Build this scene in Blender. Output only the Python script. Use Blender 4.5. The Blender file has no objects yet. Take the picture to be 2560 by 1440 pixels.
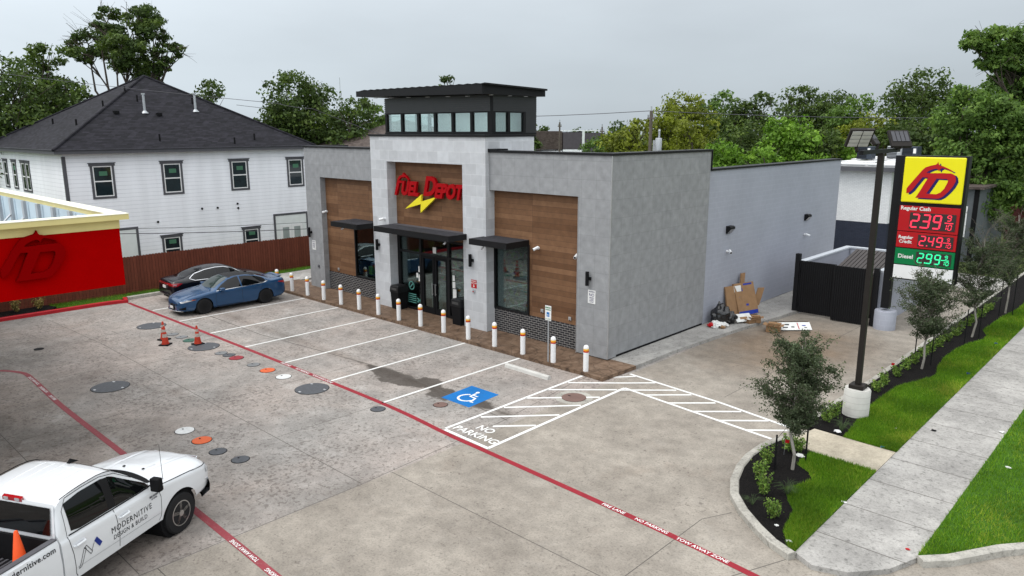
import bpy, bmesh, math, random
import numpy as np
from mathutils import Vector, Matrix
R=math.radians
scene=bpy.context.scene
col=scene.collection
random.seed(7); rng=np.random.default_rng(11)

# ---------------------------------------------------------------- camera
cam_d=bpy.data.cameras.new('camera'); cam=bpy.data.objects.new('camera',cam_d); col.objects.link(cam)
scene.camera=cam
cam_d.sensor_width=36.0; cam_d.lens=36.0*1855.788/2560.0
cam_d.clip_start=0.1; cam_d.clip_end=3000
yaw,pit,rol=R(-43.299),R(12.078),R(-0.104)
fw=Vector((math.sin(yaw)*math.cos(pit),math.cos(yaw)*math.cos(pit),-math.sin(pit)))
r0=Vector((math.cos(yaw),-math.sin(yaw),0)); u0=r0.cross(fw)
rr=r0*math.cos(rol)+u0*math.sin(rol); uu=u0*math.cos(rol)-r0*math.sin(rol)
M=Matrix((rr,uu,-fw)).transposed().to_4x4(); M.translation=Vector((14.05,-19.567,7.731))
cam.matrix_world=M

# ---------------------------------------------------------------- sky, sun, exposure
world=bpy.data.worlds.new('World'); scene.world=world; world.use_nodes=True
nt=world.node_tree; nt.nodes.clear()
N=lambda t,**k:(lambda n:[setattr(n,a,b) for a,b in k.items()] and n or n)(nt.nodes.new(t))
out=N('ShaderNodeOutputWorld'); bg=N('ShaderNodeBackground'); nt.links.new(bg.outputs[0],out.inputs[0])
SUN_EL,SUN_AZ=R(58),R(215)      # azimuth measured clockwise from +Y
sky=N('ShaderNodeTexSky'); sky.sky_type='NISHITA'; sky.sun_disc=False; sky.sun_elevation=SUN_EL; sky.sun_rotation=SUN_AZ
tc=N('ShaderNodeTexCoord'); sep=N('ShaderNodeSeparateXYZ'); nt.links.new(tc.outputs['Generated'],sep.inputs[0])
def wm(op,a,b=None,c=None):
    n=N('ShaderNodeMath'); n.operation=op
    for i,v in enumerate((a,b,c)):
        if v is None: continue
        if isinstance(v,(int,float)): n.inputs[i].default_value=v
        else: nt.links.new(v,n.inputs[i])
    return n.outputs[0]
z0=wm('MAXIMUM',sep.outputs[2],0.0)
grad=wm('MULTIPLY_ADD',z0,1.35,0.86)               # overcast sky: zenith about three times the horizon
side=wm('MULTIPLY_ADD',sep.outputs[1],-0.40,1.13)   # a little brighter towards the west
nz=N('ShaderNodeTexNoise'); nz.inputs['Scale'].default_value=2.2; nz.inputs['Detail'].default_value=6
mp=N('ShaderNodeMapping'); mp.inputs['Scale'].default_value=(1,1,3.2); nt.links.new(tc.outputs['Generated'],mp.inputs[0]); nt.links.new(mp.outputs[0],nz.inputs['Vector'])
cl=wm('MULTIPLY_ADD',nz.outputs[0],0.40,0.80)
val=wm('MULTIPLY',wm('MULTIPLY',grad,side),cl)
cmb=N('ShaderNodeCombineColor')
for i,(c,c2) in enumerate(((0.685,0.80),(0.775,0.815),(0.85,0.83))): nt.links.new(wm('MULTIPLY',val,wm('MULTIPLY_ADD',wm('MINIMUM',wm('MULTIPLY',z0,1.6),1.0),(c2-c)*10.0,c*10.0)),cmb.inputs[i])
mx=N('ShaderNodeMixRGB'); mx.inputs[0].default_value=0.06; nt.links.new(cmb.outputs[0],mx.inputs[1]); nt.links.new(sky.outputs[0],mx.inputs[2])
nt.links.new(mx.outputs[0],bg.inputs[0]); bg.inputs[1].default_value=0.10
sd=bpy.data.lights.new('sun','SUN'); sd.energy=1.0; sd.angle=R(24); sd.color=(1.0,0.96,0.9)
sun=bpy.data.objects.new('sun',sd); col.objects.link(sun)
sdir=Vector((math.sin(SUN_AZ)*math.cos(SUN_EL),math.cos(SUN_AZ)*math.cos(SUN_EL),math.sin(SUN_EL)))
sun.rotation_euler=sdir.to_track_quat('Z','Y').to_euler(); sun.location=(0,0,40)
scene.view_settings.view_transform='Standard'; scene.view_settings.look='None'
scene.view_settings.exposure=0.10; scene.view_settings.gamma=1.0; scene.view_settings.use_curve_mapping=False

# ---------------------------------------------------------------- materials
def lin(c):
    c=c/255.0; return c/12.92 if c<=0.04045 else ((c+0.055)/1.055)**2.4
def rgb(r,g,b): return (lin(r),lin(g),lin(b),1)
MATS={}
class MT:
    def __init__(s,name):
        s.m=bpy.data.materials.new(name); s.m.use_nodes=True; s.t=s.m.node_tree; s.t.nodes.clear()
        s.o=s.n('ShaderNodeOutputMaterial'); s.b=s.n('ShaderNodeBsdfPrincipled'); s.l(s.b.outputs[0],s.o.inputs[0])
        s.tc=s.n('ShaderNodeTexCoord'); g=s.n('ShaderNodeNewGeometry'); s.pos=g.outputs['Position']; s.gn=g
    def n(s,t): return s.t.nodes.new(t)
    def l(s,a,b): s.t.links.new(a,b)
    def put(s,sock,v):
        if hasattr(v,'is_output') or hasattr(v,'links'): s.l(v,sock)
        else: sock.default_value=v
    def math(s,op,a,b=0.0,c=0.0):
        n=s.n('ShaderNodeMath'); n.operation=op
        for i,v in enumerate((a,b,c)): s.put(n.inputs[i],v)
        return n.outputs[0]
    def noise(s,scale,detail=4,rough=0.55,vec=None,dist=0.0):
        n=s.n('ShaderNodeTexNoise'); n.inputs['Scale'].default_value=scale; n.inputs['Detail'].default_value=detail; n.inputs['Roughness'].default_value=rough; n.inputs['Distortion'].default_value=dist
        s.l(vec or s.pos,n.inputs['Vector']); return n.outputs[0]
    def ramp(s,f,stops):
        n=s.n('ShaderNodeValToRGB'); s.l(f,n.inputs[0]); e=n.color_ramp.elements
        e[0].position,e[0].color=stops[0]; e[1].position,e[1].color=stops[-1]
        for p,c in stops[1:-1]: k=e.new(p); k.color=c
        return n.outputs[0]
    def mix(s,f,a,b,mode='MIX'):
        n=s.n('ShaderNodeMixRGB'); n.blend_type=mode; s.put(n.inputs[0],f); s.put(n.inputs[1],a); s.put(n.inputs[2],b); return n.outputs[0]
    def xyz(s,v=None):
        n=s.n('ShaderNodeSeparateXYZ'); s.l(v or s.pos,n.inputs[0]); return n.outputs
    def vec(s,x,y,z=0.0):
        n=s.n('ShaderNodeCombineXYZ'); s.put(n.inputs[0],x); s.put(n.inputs[1],y); s.put(n.inputs[2],z); return n.outputs[0]
    def bump(s,h,st=0.3,d=0.02):
        n=s.n('ShaderNodeBump'); n.inputs['Strength'].default_value=st; n.inputs['Distance'].default_value=d; s.l(h,n.inputs['Height']); s.l(n.outputs[0],s.b.inputs['Normal'])
    def fin(s,c,rough=0.6,metal=0.0,spec=0.28,coat=0.0):
        s.put(s.b.inputs['Base Color'],c); s.put(s.b.inputs['Roughness'],rough); s.b.inputs['Metallic'].default_value=metal; s.b.inputs['Specular IOR Level'].default_value=spec
        if coat: s.b.inputs['Coat Weight'].default_value=coat; s.b.inputs['Coat Roughness'].default_value=0.04
        return s.m
def g4(v): return (v,v,v,1)
def plain(name,c,rough=0.6,metal=0.0,spec=0.28,coat=0.0,var=0.12,scale=3.0,bump=0.0,bs=40):
    if name in MATS: return MATS[name]
    t=MT(name); f=t.noise(scale,5)
    k=t.ramp(f,[(0.25,g4(1-var)),(0.75,g4(1+var))]); cc=t.mix(1.0,c,k,'MULTIPLY')
    if bump: t.bump(t.noise(bs,3),bump,0.01)
    MATS[name]=t.fin(cc,rough,metal,spec,coat); return MATS[name]
def concrete(name,a,b,speck=0.5,stain=None,fine=9):
    t=MT(name); f=t.noise(0.45,9,0.62); c=t.ramp(f,[(0.3,a),(0.68,b)])
    sp=t.ramp(t.noise(fine,6,0.7),[(0.34,g4(1-speck)),(0.47,g4(1.0))]); c=t.mix(1,c,sp,'MULTIPLY')
    pm=t.ramp(t.noise(2.3,7,0.65),[(0.4,g4(0.86)),(0.62,g4(1.08))]); c=t.mix(1,c,pm,'MULTIPLY')
    if stain: c=stain(t,c)
    fs=t.ramp(t.noise(24,4,0.75),[(0.3,g4(0.72)),(0.5,g4(1.0)),(0.72,g4(1.12))]); c=t.mix(1,c,fs,'MULTIPLY')
    t.bump(t.noise(60,3),0.25,0.005)
    return t.fin(c,0.82)
def lotstain(t,c):
    p=t.xyz()
    # separate pours: old grey concrete west of x=1.15, cleaner beige concrete east of it
    east=t.math('GREATER_THAN',p[0],1.16); pink=t.noise(0.22,5)
    warm=t.mix(east,t.ramp(pink,[(0.35,(1.0,1.01,1.02,1)),(0.62,(1.08,1.0,0.97,1))]),(0.935,0.89,0.82,1))
    c=t.mix(1,c,warm,'MULTIPLY')
    nn2=t.noise(0.35,6,0.65); yy=t.math('MULTIPLY_ADD',nn2,9.0,t.math('MULTIPLY',p[1],-0.55)); sw=t.math('MINIMUM',t.math('MAXIMUM',t.math('MULTIPLY_ADD',yy,0.28,-2.95),0.0),1.0); sw=t.math('MULTIPLY',sw,t.math('SUBTRACT',1.0,east)); c=t.mix(t.math('MULTIPLY',sw,0.9),c,t.mix(1,c,(0.60,0.565,0.53,1),'MULTIPLY'))
    # pitted, flaking top: dark pits 3-8 cm across whose density drifts over the lot, and pale scaled patches
    den=t.noise(0.55,5,0.6); pit=t.noise(9,4,0.62,dist=0.4); thr=t.math('MULTIPLY_ADD',den,0.30,t.math('MULTIPLY_ADD',east,-0.075,0.295)); pm_=t.math('MINIMUM',t.math('MAXIMUM',t.math('MULTIPLY',t.math('SUBTRACT',thr,pit),22.0),0.0),1.0)
    c=t.mix(t.math('MULTIPLY',pm_,0.52),c,(0.085,0.068,0.058,1))
    sc=t.math('MINIMUM',t.math('MAXIMUM',t.math('MULTIPLY_ADD',t.noise(0.8,9,0.72),7.0,-3.95),0.0),1.0); sc=t.math('MULTIPLY',sc,t.math('MULTIPLY_ADD',east,-0.75,1.0)); c=t.mix(t.math('MULTIPLY',sc,0.45),c,(0.50,0.48,0.455,1))
    br=t.math('MINIMUM',t.math('MAXIMUM',t.math('MULTIPLY_ADD',t.noise(0.42,7,0.68,vec=t.vec(t.math('ADD',p[0],37.0),p[1],5.0)),6.0,-3.3),0.0),1.0); c=t.mix(t.math('MULTIPLY',br,0.40),c,t.mix(1,c,(0.70,0.60,0.54,1),'MULTIPLY'))
    # damp valley gutter
    n=t.noise(1.1,5); d=t.math('ABSOLUTE',t.math('ADD',p[1],5.55)); w=t.math('MULTIPLY_ADD',n,2.3,-0.68)
    xb=t.math('MULTIPLY',t.math('SUBTRACT',1.0,t.math('ABSOLUTE',t.math('DIVIDE',t.math('ADD',p[0],2.9),3.9))),1.4); xb=t.math('MINIMUM',t.math('MAXIMUM',xb,0.0),1.0)
    m=t.math('GREATER_THAN',t.math('MULTIPLY',w,xb),d); nn=t.math('SUBTRACT',t.math('MULTIPLY',w,xb),d)
    m=t.math('MINIMUM',t.math('MAXIMUM',t.math('MULTIPLY',nn,7.0),0.0),1.0)
    c=t.mix(t.math('MULTIPLY',m,0.85),c,(0.058,0.048,0.040,1)); thin=t.math('MAXIMUM',t.math('SUBTRACT',1.0,t.math('MULTIPLY',d,2.6)),0.0); thin=t.math('MULTIPLY',t.math('MULTIPLY',thin,t.math('LESS_THAN',p[0],0.9)),t.math('GREATER_THAN',p[1],-6.1)); c=t.mix(t.math('MULTIPLY',thin,t.math('MULTIPLY_ADD',t.noise(0.7,5),1.6,-0.3)),c,t.mix(1,c,(0.55,0.50,0.46,1),'MULTIPLY'))
    # worn tyre tracks in bays, oil drips
    sx=t.math('FRACT',t.math('DIVIDE',t.math('SUBTRACT',p[0],0.144-2.74*8),2.74)); oc=t.math('SUBTRACT',1.0,t.math('MULTIPLY',t.math('ABSOLUTE',t.math('SUBTRACT',sx,0.5)),4.5)); oc=t.math('MAXIMUM',oc,0.0)
    inb=t.math('MULTIPLY',t.math('LESS_THAN',p[1],-1.7),t.math('GREATER_THAN',p[1],-6.6)); inb=t.math('MULTIPLY',inb,t.math('LESS_THAN',p[0],0.1))
    oil=t.math('MULTIPLY',t.math('MULTIPLY',oc,inb),t.math('MAXIMUM',t.math('MULTIPLY_ADD',t.noise(1.7,6,0.7),3.2,-1.35),0.0)); oil=t.math('MINIMUM',oil,0.75)
    c=t.mix(t.math('MULTIPLY',oil,0.65),c,(0.12,0.105,0.095,1))
    # brown grime behind the store
    dx=t.math('DIVIDE',t.math('SUBTRACT',p[0],3.6),2.9); dy=t.math('DIVIDE',t.math('SUBTRACT',p[1],6.2),4.6)
    rr=t.math('SQRT',t.math('ADD',t.math('MULTIPLY',dx,dx),t.math('MULTIPLY',dy,dy))); gr=t.math('MINIMUM',t.math('MAXIMUM',t.math('MULTIPLY_ADD',rr,-1.6,1.75),0.0),1.0)
    gr=t.math('MULTIPLY',gr,t.math('MULTIPLY_ADD',t.noise(0.9,6),1.2,0.15)); c=t.mix(t.math('MINIMUM',gr,0.8),c,t.mix(1,c,(0.60,0.47,0.36,1),'MULTIPLY'))
    return c
M_lot=concrete('lot concrete',(0.245,0.228,0.21,1),(0.375,0.355,0.33,1),0.30,lotstain,15)
M_walk=concrete('sidewalk concrete',(0.27,0.26,0.245,1),(0.44,0.425,0.40,1),0.45,None,9)
M_kerb=concrete('kerb concrete',(0.30,0.285,0.25,1),(0.46,0.44,0.395,1),0.35,None,6)
M_slab=concrete('new slab concrete',(0.40,0.35,0.27,1),(0.47,0.42,0.33,1),0.15,None,8)
M_joint=plain('joint',(0.10,0.09,0.08,1),0.9)
def stamped():
    t=MT('stamped brown concrete'); v=t.n('ShaderNodeTexVoronoi'); v.feature='DISTANCE_TO_EDGE'; v.inputs['Scale'].default_value=2.6; t.l(t.pos,v.inputs['Vector'])
    c=t.ramp(t.noise(3.5,7,0.7),[(0.3,(0.075,0.045,0.028,1)),(0.55,(0.17,0.11,0.072,1)),(0.75,(0.24,0.17,0.12,1))])
    e=t.ramp(v.outputs[0],[(0.0,g4(0.45)),(0.05,g4(1.0))]); c=t.mix(1,c,e,'MULTIPLY'); t.bump(t.noise(9,5),0.5,0.02)
    return t.fin(c,0.6)
M_stamp=stamped()
def brickmat(name,c1,c2,mortar,bw,rh,ms=0.01,off=0.5,bias=0.0,rough=0.7,flip=False,nz=0.1,bump=0.3,freq=2,spec=0.25,extra=None,coord=None):
    t=MT(name); p=t.xyz(); u=t.math('ADD',p[0],p[1]) 
    v=t.vec(u,p[2]) if not flip else t.vec(p[0],p[1])
    b=t.n('ShaderNodeTexBrick'); b.offset=off; b.offset_frequency=freq; t.l(v,b.inputs['Vector']); b.inputs['Color1'].default_value=c1; b.inputs['Color2'].default_value=c2; b.inputs['Mortar'].default_value=mortar
    b.inputs['Scale'].default_value=1; b.inputs['Mortar Size'].default_value=ms; b.inputs['Brick Width'].default_value=bw; b.inputs['Row Height'].default_value=rh; b.inputs['Bias'].default_value=bias; b.inputs['Mortar Smooth'].default_value=0.1
    k=t.ramp(t.noise(4,6),[(0.3,g4(1-nz)),(0.7,g4(1+nz))]); c=t.mix(1,b.outputs[0],k,'MULTIPLY')
    if extra: c=extra(t,c)
    iv=t.math('SUBTRACT',1.0,b.outputs['Fac']); t.bump(iv,bump,0.006)
    return t.fin(c,rough,0,spec)
def tilepat(t,c):
    p=t.xyz(); u=t.math('ADD',p[0],p[1]); w=2*math.pi/0.61
    a=t.math('SINE',t.math('ADD',t.math('MULTIPLY',u,w),t.math('MULTIPLY',t.noise(1.1,3),2.0))); b=t.math('SINE',t.math('ADD',t.math('MULTIPLY',p[2],w),t.math('MULTIPLY',t.noise(0.9,3,vec=t.vec(p[1],p[2],p[0])),1.6)))
    f=t.math('MULTIPLY_ADD',t.math('MULTIPLY',a,b),0.045,t.math('MULTIPLY_ADD',t.noise(4.5,6,0.65),0.30,0.85)); return t.mix(1,c,t.vec(f,f,f),'MULTIPLY')
M_tile=brickmat('grey wall tile',(0.258,0.263,0.27,1),(0.282,0.287,0.294,1),(0.205,0.21,0.213,1),0.61,0.61,0.005,0,rough=0.55,
   extra=tilepat)
M_stone=brickmat('limestone blocks',(0.44,0.45,0.465,1),(0.535,0.55,0.57,1),(0.57,0.58,0.59,1),0.62,0.405,0.007,0.5,rough=0.75,nz=0.06)
M_wood=brickmat('brown cladding boards',(0.115,0.055,0.026,1),(0.20,0.105,0.054,1),(0.06,0.03,0.02,1),2.45,0.195,0.004,0.37,rough=0.6,nz=0.14,freq=1,bump=0.15)
M_blackbrick=brickmat('black glazed brick',(0.018,0.018,0.02,1),(0.035,0.035,0.04,1),(0.27,0.26,0.25,1),0.225,0.085,0.009,0.5,rough=0.25)
M_cmu=brickmat('painted block wall',(0.34,0.355,0.41,1),(0.35,0.365,0.42,1),(0.40,0.42,0.475,1),0.41,0.205,0.006,0.5,rough=0.5,nz=0.03,bump=0.15,
   extra=lambda t,c:t.mix(1,c,t.ramp(t.noise(0.6,4),[(0.3,g4(0.94)),(0.7,g4(1.05))]),'MULTIPLY'))
M_wbrick=brickmat('white painted brick',(0.66,0.67,0.67,1),(0.72,0.73,0.73,1),(0.52,0.53,0.54,1),0.22,0.075,0.008,0.5,rough=0.7,nz=0.05)
M_nbrick=brickmat('navy painted brick',(0.022,0.028,0.045,1),(0.028,0.034,0.052,1),(0.015,0.018,0.03,1),0.22,0.075,0.008,0.5,rough=0.6)
M_shingle=brickmat('dark shingles',(0.007,0.007,0.010,1),(0.021,0.020,0.027,1),(0.004,0.004,0.006,1),0.34,0.075,0.004,0.5,rough=0.9,nz=0.3,freq=1,bump=0.2)
M_shbrown=brickmat('brown shingles',(0.06,0.045,0.04,1),(0.10,0.08,0.07,1),(0.04,0.03,0.028,1),0.34,0.1,0.004,0.5,rough=0.9,nz=0.2)
def siding():
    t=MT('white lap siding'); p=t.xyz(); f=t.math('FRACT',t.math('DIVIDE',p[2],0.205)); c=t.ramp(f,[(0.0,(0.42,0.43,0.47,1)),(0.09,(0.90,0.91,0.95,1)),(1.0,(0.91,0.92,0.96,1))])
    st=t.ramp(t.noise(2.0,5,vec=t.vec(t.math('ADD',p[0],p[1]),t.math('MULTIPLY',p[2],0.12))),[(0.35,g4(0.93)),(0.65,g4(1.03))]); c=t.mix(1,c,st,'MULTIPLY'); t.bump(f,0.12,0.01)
    return t.fin(c,0.55)
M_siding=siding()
M_gsiding=plain('grey siding',(0.10,0.11,0.12,1),0.7)
def fencemat():
    t=MT('red brown fence boards'); p=t.xyz(); u=t.math('ADD',p[0],p[1]); f=t.math('FRACT',t.math('DIVIDE',u,0.145)); e=t.ramp(f,[(0.0,g4(0.35)),(0.06,g4(1)),(0.94,g4(1)),(1.0,g4(0.4))])
    bid=t.math('FLOOR',t.math('DIVIDE',u,0.145)); w=t.n('ShaderNodeTexWhiteNoise'); w.noise_dimensions='1D'; t.l(bid,w.inputs['W'])
    c=t.mix(1,t.mix(w.outputs[0],(0.115,0.030,0.016,1),(0.15,0.040,0.022,1)),e,'MULTIPLY'); g=t.ramp(t.noise(4,6,vec=t.vec(t.math('MULTIPLY',u,6),t.math('MULTIPLY',p[2],0.7))),[(0.3,g4(0.78)),(0.7,g4(1.15))]); c=t.mix(1,c,g,'MULTIPLY')
    return t.fin(c,0.8)
M_fence=fencemat()
M_black=plain('black metal',(0.008,0.008,0.009,1),0.5,spec=0.2)
M_corr=plain('corrugated black metal',(0.022,0.022,0.025,1),0.35,spec=0.5)
M_blackm=plain('matt black',(0.006,0.006,0.007,1),0.7,spec=0.15)
M_charc=plain('charcoal trim',(0.085,0.085,0.095,1),0.6)
M_white=plain('white paint',(0.78,0.78,0.78,1),0.5,var=0.04)
M_whiteplast=plain('white plastic',(0.75,0.76,0.77,1),0.35,var=0.04)
M_alu=plain('aluminium',(0.55,0.56,0.57,1),0.4,0.8)
M_galv=plain('galvanised steel',(0.42,0.44,0.46,1),0.5,0.6)
M_red=plain('red letters',(0.33,0.002,0.005,1),0.5,spec=0.1,var=0.03)
M_reddark=plain('red letter returns',(0.22,0.004,0.008,1),0.4,var=0.03)
M_canred=plain('canopy red panel',(0.33,0.0008,0.001,1),0.6,spec=0.0,var=0.05)
M_canred2=plain('canopy logo red',(0.21,0.001,0.0015,1),0.6,spec=0.0,var=0.03)
M_canyel=plain('canopy cream yellow',(0.66,0.57,0.25,1),0.5,var=0.05)
M_cream=plain('canopy cap cream',(0.80,0.78,0.64,1),0.5,var=0.06)
M_caninner=plain('canopy inner sheet',(0.50,0.60,0.66,1),0.4,0.3,var=0.12,scale=1.5)
M_yel=plain('yellow letters',(0.80,0.68,0.03,1),0.35,var=0.03)
M_paintw=plain('road paint white',(0.74,0.74,0.72,1),0.6,var=0.10,scale=9)
def worn(name,c,under,lo=0.33,hi=0.42,scale=16):
    t=MT(name); m=t.ramp(t.noise(scale,6,0.7),[(lo,g4(0)),(hi,g4(1))]); k=t.ramp(t.noise(1.2,4),[(0.3,g4(0.85)),(0.7,g4(1.1))]); return t.fin(t.mix(m,under,t.mix(1,c,k,'MULTIPLY')),0.6)
M_line=worn('stall line paint',(0.74,0.74,0.72,1),(0.48,0.46,0.44,1),0.30,0.40)
M_paintr=worn('fire lane paint red',(0.27,0.014,0.026,1),(0.24,0.05,0.055,1),0.30,0.42,12)
M_paintr2=worn('faded fire lane paint',(0.255,0.038,0.05,1),(0.26,0.085,0.085,1),0.32,0.48,12)
M_kerbred=plain('kerb red paint',(0.42,0.012,0.02,1),0.5,var=0.12)
M_blue=worn('blue parking paint',(0.004,0.14,0.42,1),(0.02,0.16,0.38,1),0.3,0.4)
M_iron=plain('manhole iron',(0.085,0.09,0.10,1),0.6,0.2,var=0.2,scale=12,bump=0.4)
M_dirt=plain('dirt',(0.10,0.075,0.05,1),0.95,var=0.3)
def mulchm():
    t=MT('black mulch'); c=t.ramp(t.noise(26,5,0.8),[(0.35,(0.004,0.004,0.005,1)),(0.6,(0.016,0.014,0.013,1)),(0.78,(0.05,0.04,0.035,1))]); t.bump(t.noise(30,5,0.8),1.0,0.05); return t.fin(c,0.95,spec=0.1)
M_mulch=mulchm()
def lawn(name,a,b,cdry,th=0.62):
    t=MT(name); c=t.ramp(t.noise(1.3,6,0.65),[(0.3,a),(0.6,b),(th+0.2,cdry)]); f=t.ramp(t.noise(45,3,0.7),[(0.3,g4(0.6)),(0.7,g4(1.3))]); c=t.mix(1,c,f,'MULTIPLY'); t.bump(t.noise(50,3),0.8,0.04)
    return t.fin(c,0.9,spec=0.2)
M_lawn=lawn('lawn soil and turf',(0.035,0.09,0.008,1),(0.06,0.15,0.012,1),(0.12,0.19,0.03,1))
M_far=lawn('far ground',(0.05,0.08,0.02,1),(0.09,0.12,0.03,1),(0.20,0.17,0.09,1))
def leafmat(name,a,b,c=None,sc=0.9):
    t=MT(name); at=t.n('ShaderNodeAttribute'); at.attribute_name='tint'; f=at.outputs['Fac']
    st=[(0.0,a),(0.55,b)]+([(0.95,c)] if c else []) ; cc=t.ramp(f,st if len(st)>1 else st)
    k=t.ramp(t.noise(sc,3),[(0.35,g4(0.72)),(0.65,g4(1.25))]); cc=t.mix(1,cc,k,'MULTIPLY'); t.put(t.b.inputs['Base Color'],cc); t.b.inputs['Roughness'].default_value=0.65; t.b.inputs['Specular IOR Level'].default_value=0.25
    tr=t.n('ShaderNodeBsdfTranslucent'); t.l(t.mix(1,cc,(1.25,1.35,0.7,1),'MULTIPLY'),tr.inputs[0]); ms=t.n('ShaderNodeMixShader'); ms.inputs[0].default_value=0.28; t.l(t.b.outputs[0],ms.inputs[1]); t.l(tr.outputs[0],ms.inputs[2]); t.l(ms.outputs[0],t.o.inputs[0])
    return t.m
LEAF={'dark':leafmat('dark leaves',(0.028,0.052,0.014,1),(0.062,0.10,0.022,1),(0.12,0.17,0.036,1)),
 'mid':leafmat('mid leaves',(0.045,0.085,0.018,1),(0.10,0.175,0.035,1),(0.17,0.26,0.05,1)),
 'olive':leafmat('olive leaves',(0.07,0.085,0.010,1),(0.155,0.185,0.016,1),(0.24,0.28,0.035,1)),
 'bright':leafmat('bright leaves',(0.06,0.13,0.013,1),(0.13,0.25,0.025,1),(0.22,0.37,0.045,1)),
 'grey':leafmat('grey green leaves',(0.030,0.042,0.020,1),(0.065,0.088,0.045,1),(0.11,0.14,0.08,1)),
 'shrub':leafmat('shrub leaves',(0.06,0.12,0.02,1),(0.14,0.24,0.04,1),(0.24,0.33,0.07,1),3),
 'dryshrub':leafmat('yellow shrub leaves',(0.14,0.11,0.03,1),(0.30,0.23,0.07,1),(0.40,0.34,0.13,1),3),
 'grass':leafmat('grass blades',(0.07,0.17,0.006,1),(0.14,0.28,0.012,1),(0.34,0.37,0.05,1),.5)}
M_bark=plain('bark',(0.075,0.06,0.05,1),0.95,var=0.3,scale=6,bump=0.6,bs=20)
M_barkl=plain('pale bark',(0.28,0.26,0.23,1),0.9,var=0.2,scale=8)
M_rubber=plain('tyre rubber',(0.012,0.012,0.013,1),0.75)
M_card=plain('cardboard',(0.28,0.165,0.085,1),0.85,var=0.12,scale=5)
M_cardw=plain('white card',(0.70,0.70,0.68,1),0.7)
M_cardb=plain('blue print',(0.015,0.04,0.30,1),0.7)
M_bag=plain('bin bag plastic',(0.008,0.008,0.009,1),0.22,spec=0.7)
M_orange=plain('cone orange',(0.42,0.035,0.014,1),0.6,var=.2,scale=8)
M_orangef=plain('bright cone orange',(0.85,0.10,0.02,1),0.5)
M_conc_round=brickmat('pedestal concrete',(0.50,0.49,0.455,1),(0.54,0.53,0.495,1),(0.40,0.39,0.36,1),3.0,0.17,0.006,0.5,nz=0.08)
def glass(name,tint=(0.55,0.62,0.62,1),rough=0.02,op=0.25):
    t=MT(name); tr=t.n('ShaderNodeBsdfTransparent'); tr.inputs[0].default_value=tint; gl=t.n('ShaderNodeBsdfGlossy'); gl.inputs['Roughness'].default_value=rough; gl.inputs[0].default_value=(0.9,0.95,0.95,1)
    fr=t.n('ShaderNodeFresnel'); fr.inputs['IOR'].default_value=1.6; ms=t.n('ShaderNodeMixShader'); t.l(t.math('MULTIPLY_ADD',fr.outputs[0],0.6,0.005),ms.inputs[0]); t.l(tr.outputs[0],ms.inputs[1]); t.l(gl.outputs[0],ms.inputs[2]); t.l(ms.outputs[0],t.o.inputs[0]); return t.m
M_glass=glass('shop glass',(0.62,0.70,0.69,1)); M_tglass=glass('tower glass',(0.90,0.95,0.93,1))
M_wglass=plain('house window glass',(0.012,0.022,0.026,1),0.05,spec=0.6,var=0.3)
M_cglass=plain('tinted car glass',(0.003,0.0035,0.004,1),0.02,spec=0.4,var=0.0)
M_wshield=plain('windscreen glass',(0.03,0.045,0.042,1),0.04,spec=0.6,var=0.0)
def emis(name,c,s):
    t=MT(name); t.put(t.b.inputs['Base Color'],(0.02,0.02,0.02,1)); t.put(t.b.inputs['Emission Color'],c); t.b.inputs['Emission Strength'].default_value=s; return t.m
M_ledr=emis('red led',(1.0,0.02,0.07,1),1.35); M_ledg=emis('green led',(0.02,1.0,0.40,1),1.2)
M_signy=plain('sign yellow',(0.80,0.72,0.01,1),0.25,var=0.02,coat=0.3); M_signr=plain('sign red',(0.42,0.008,0.012,1),0.3,var=0.02); M_signg=plain('sign green',(0.0,0.17,0.05,1),0.3,var=0.02)
M_navy=plain('logo navy',(0.015,0.008,0.10,1),0.4,var=0.02); M_led0=plain('led panel',(0.035,0.028,0.026,1),0.4)
def paint(name,c,metal=0.3,coat=0.7): return plain(name,c,0.25,metal,0.3,coat,var=0.01)
M_cblue=paint('blue car paint',(0.012,0.062,0.155,1),0.3,0.7); M_cblack=paint('black car paint',(0.003,0.0035,0.007,1),0.0,0.35); M_cwhite=paint('white truck paint',(0.70,0.72,0.74,1),0.0)
M_chrome=plain('chrome',(0.65,0.66,0.68,1),0.12,1.0,var=0.02); M_rim=plain('silver wheel',(0.48,0.47,0.45,1),0.3,0.8,var=0.02)
M_tail=plain('tail light',(0.35,0.008,0.012,1),0.1,spec=0.9,coat=0.8); M_lamp=plain('head light',(0.60,0.62,0.64,1),0.1,0.4,coat=0.8); M_amber=plain('amber light',(0.5,0.09,0.02,1),0.15,coat=0.8)
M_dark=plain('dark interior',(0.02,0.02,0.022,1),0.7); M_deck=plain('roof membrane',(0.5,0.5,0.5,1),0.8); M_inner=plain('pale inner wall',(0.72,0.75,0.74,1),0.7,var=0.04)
M_pole=plain('bronze pole',(0.018,0.015,0.013,1),0.5,spec=.2)
M_capg=plain('enclosure cap grey',(0.50,0.53,0.57,1),0.7,var=.04); M_xf=plain('transformer grey',(0.42,0.44,0.46,1),0.5); M_wpole=plain('weathered wood pole',(0.10,0.085,0.07,1),0.9,var=0.2)
def goods():
    t=MT('shelf goods'); p=t.xyz(); v=t.n('ShaderNodeTexVoronoi'); v.inputs['Scale'].default_value=5; v.distance='CHEBYCHEV'; t.l(t.pos,v.inputs['Vector']); c=t.mix(0.35,v.outputs['Color'],(0.3,0.25,0.2,1)); c=t.mix(1,c,(0.8,0.75,0.62,1),'MULTIPLY'); return t.fin(c,0.5)
M_goods=goods(); M_teal=plain('window decal teal',(0.10,0.30,0.26,1),0.6); M_cyan=plain('cyan poster',(0.02,0.25,0.50,1),0.5); M_lime=plain('lime goods',(0.25,0.55,0.05,1),0.5)
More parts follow.
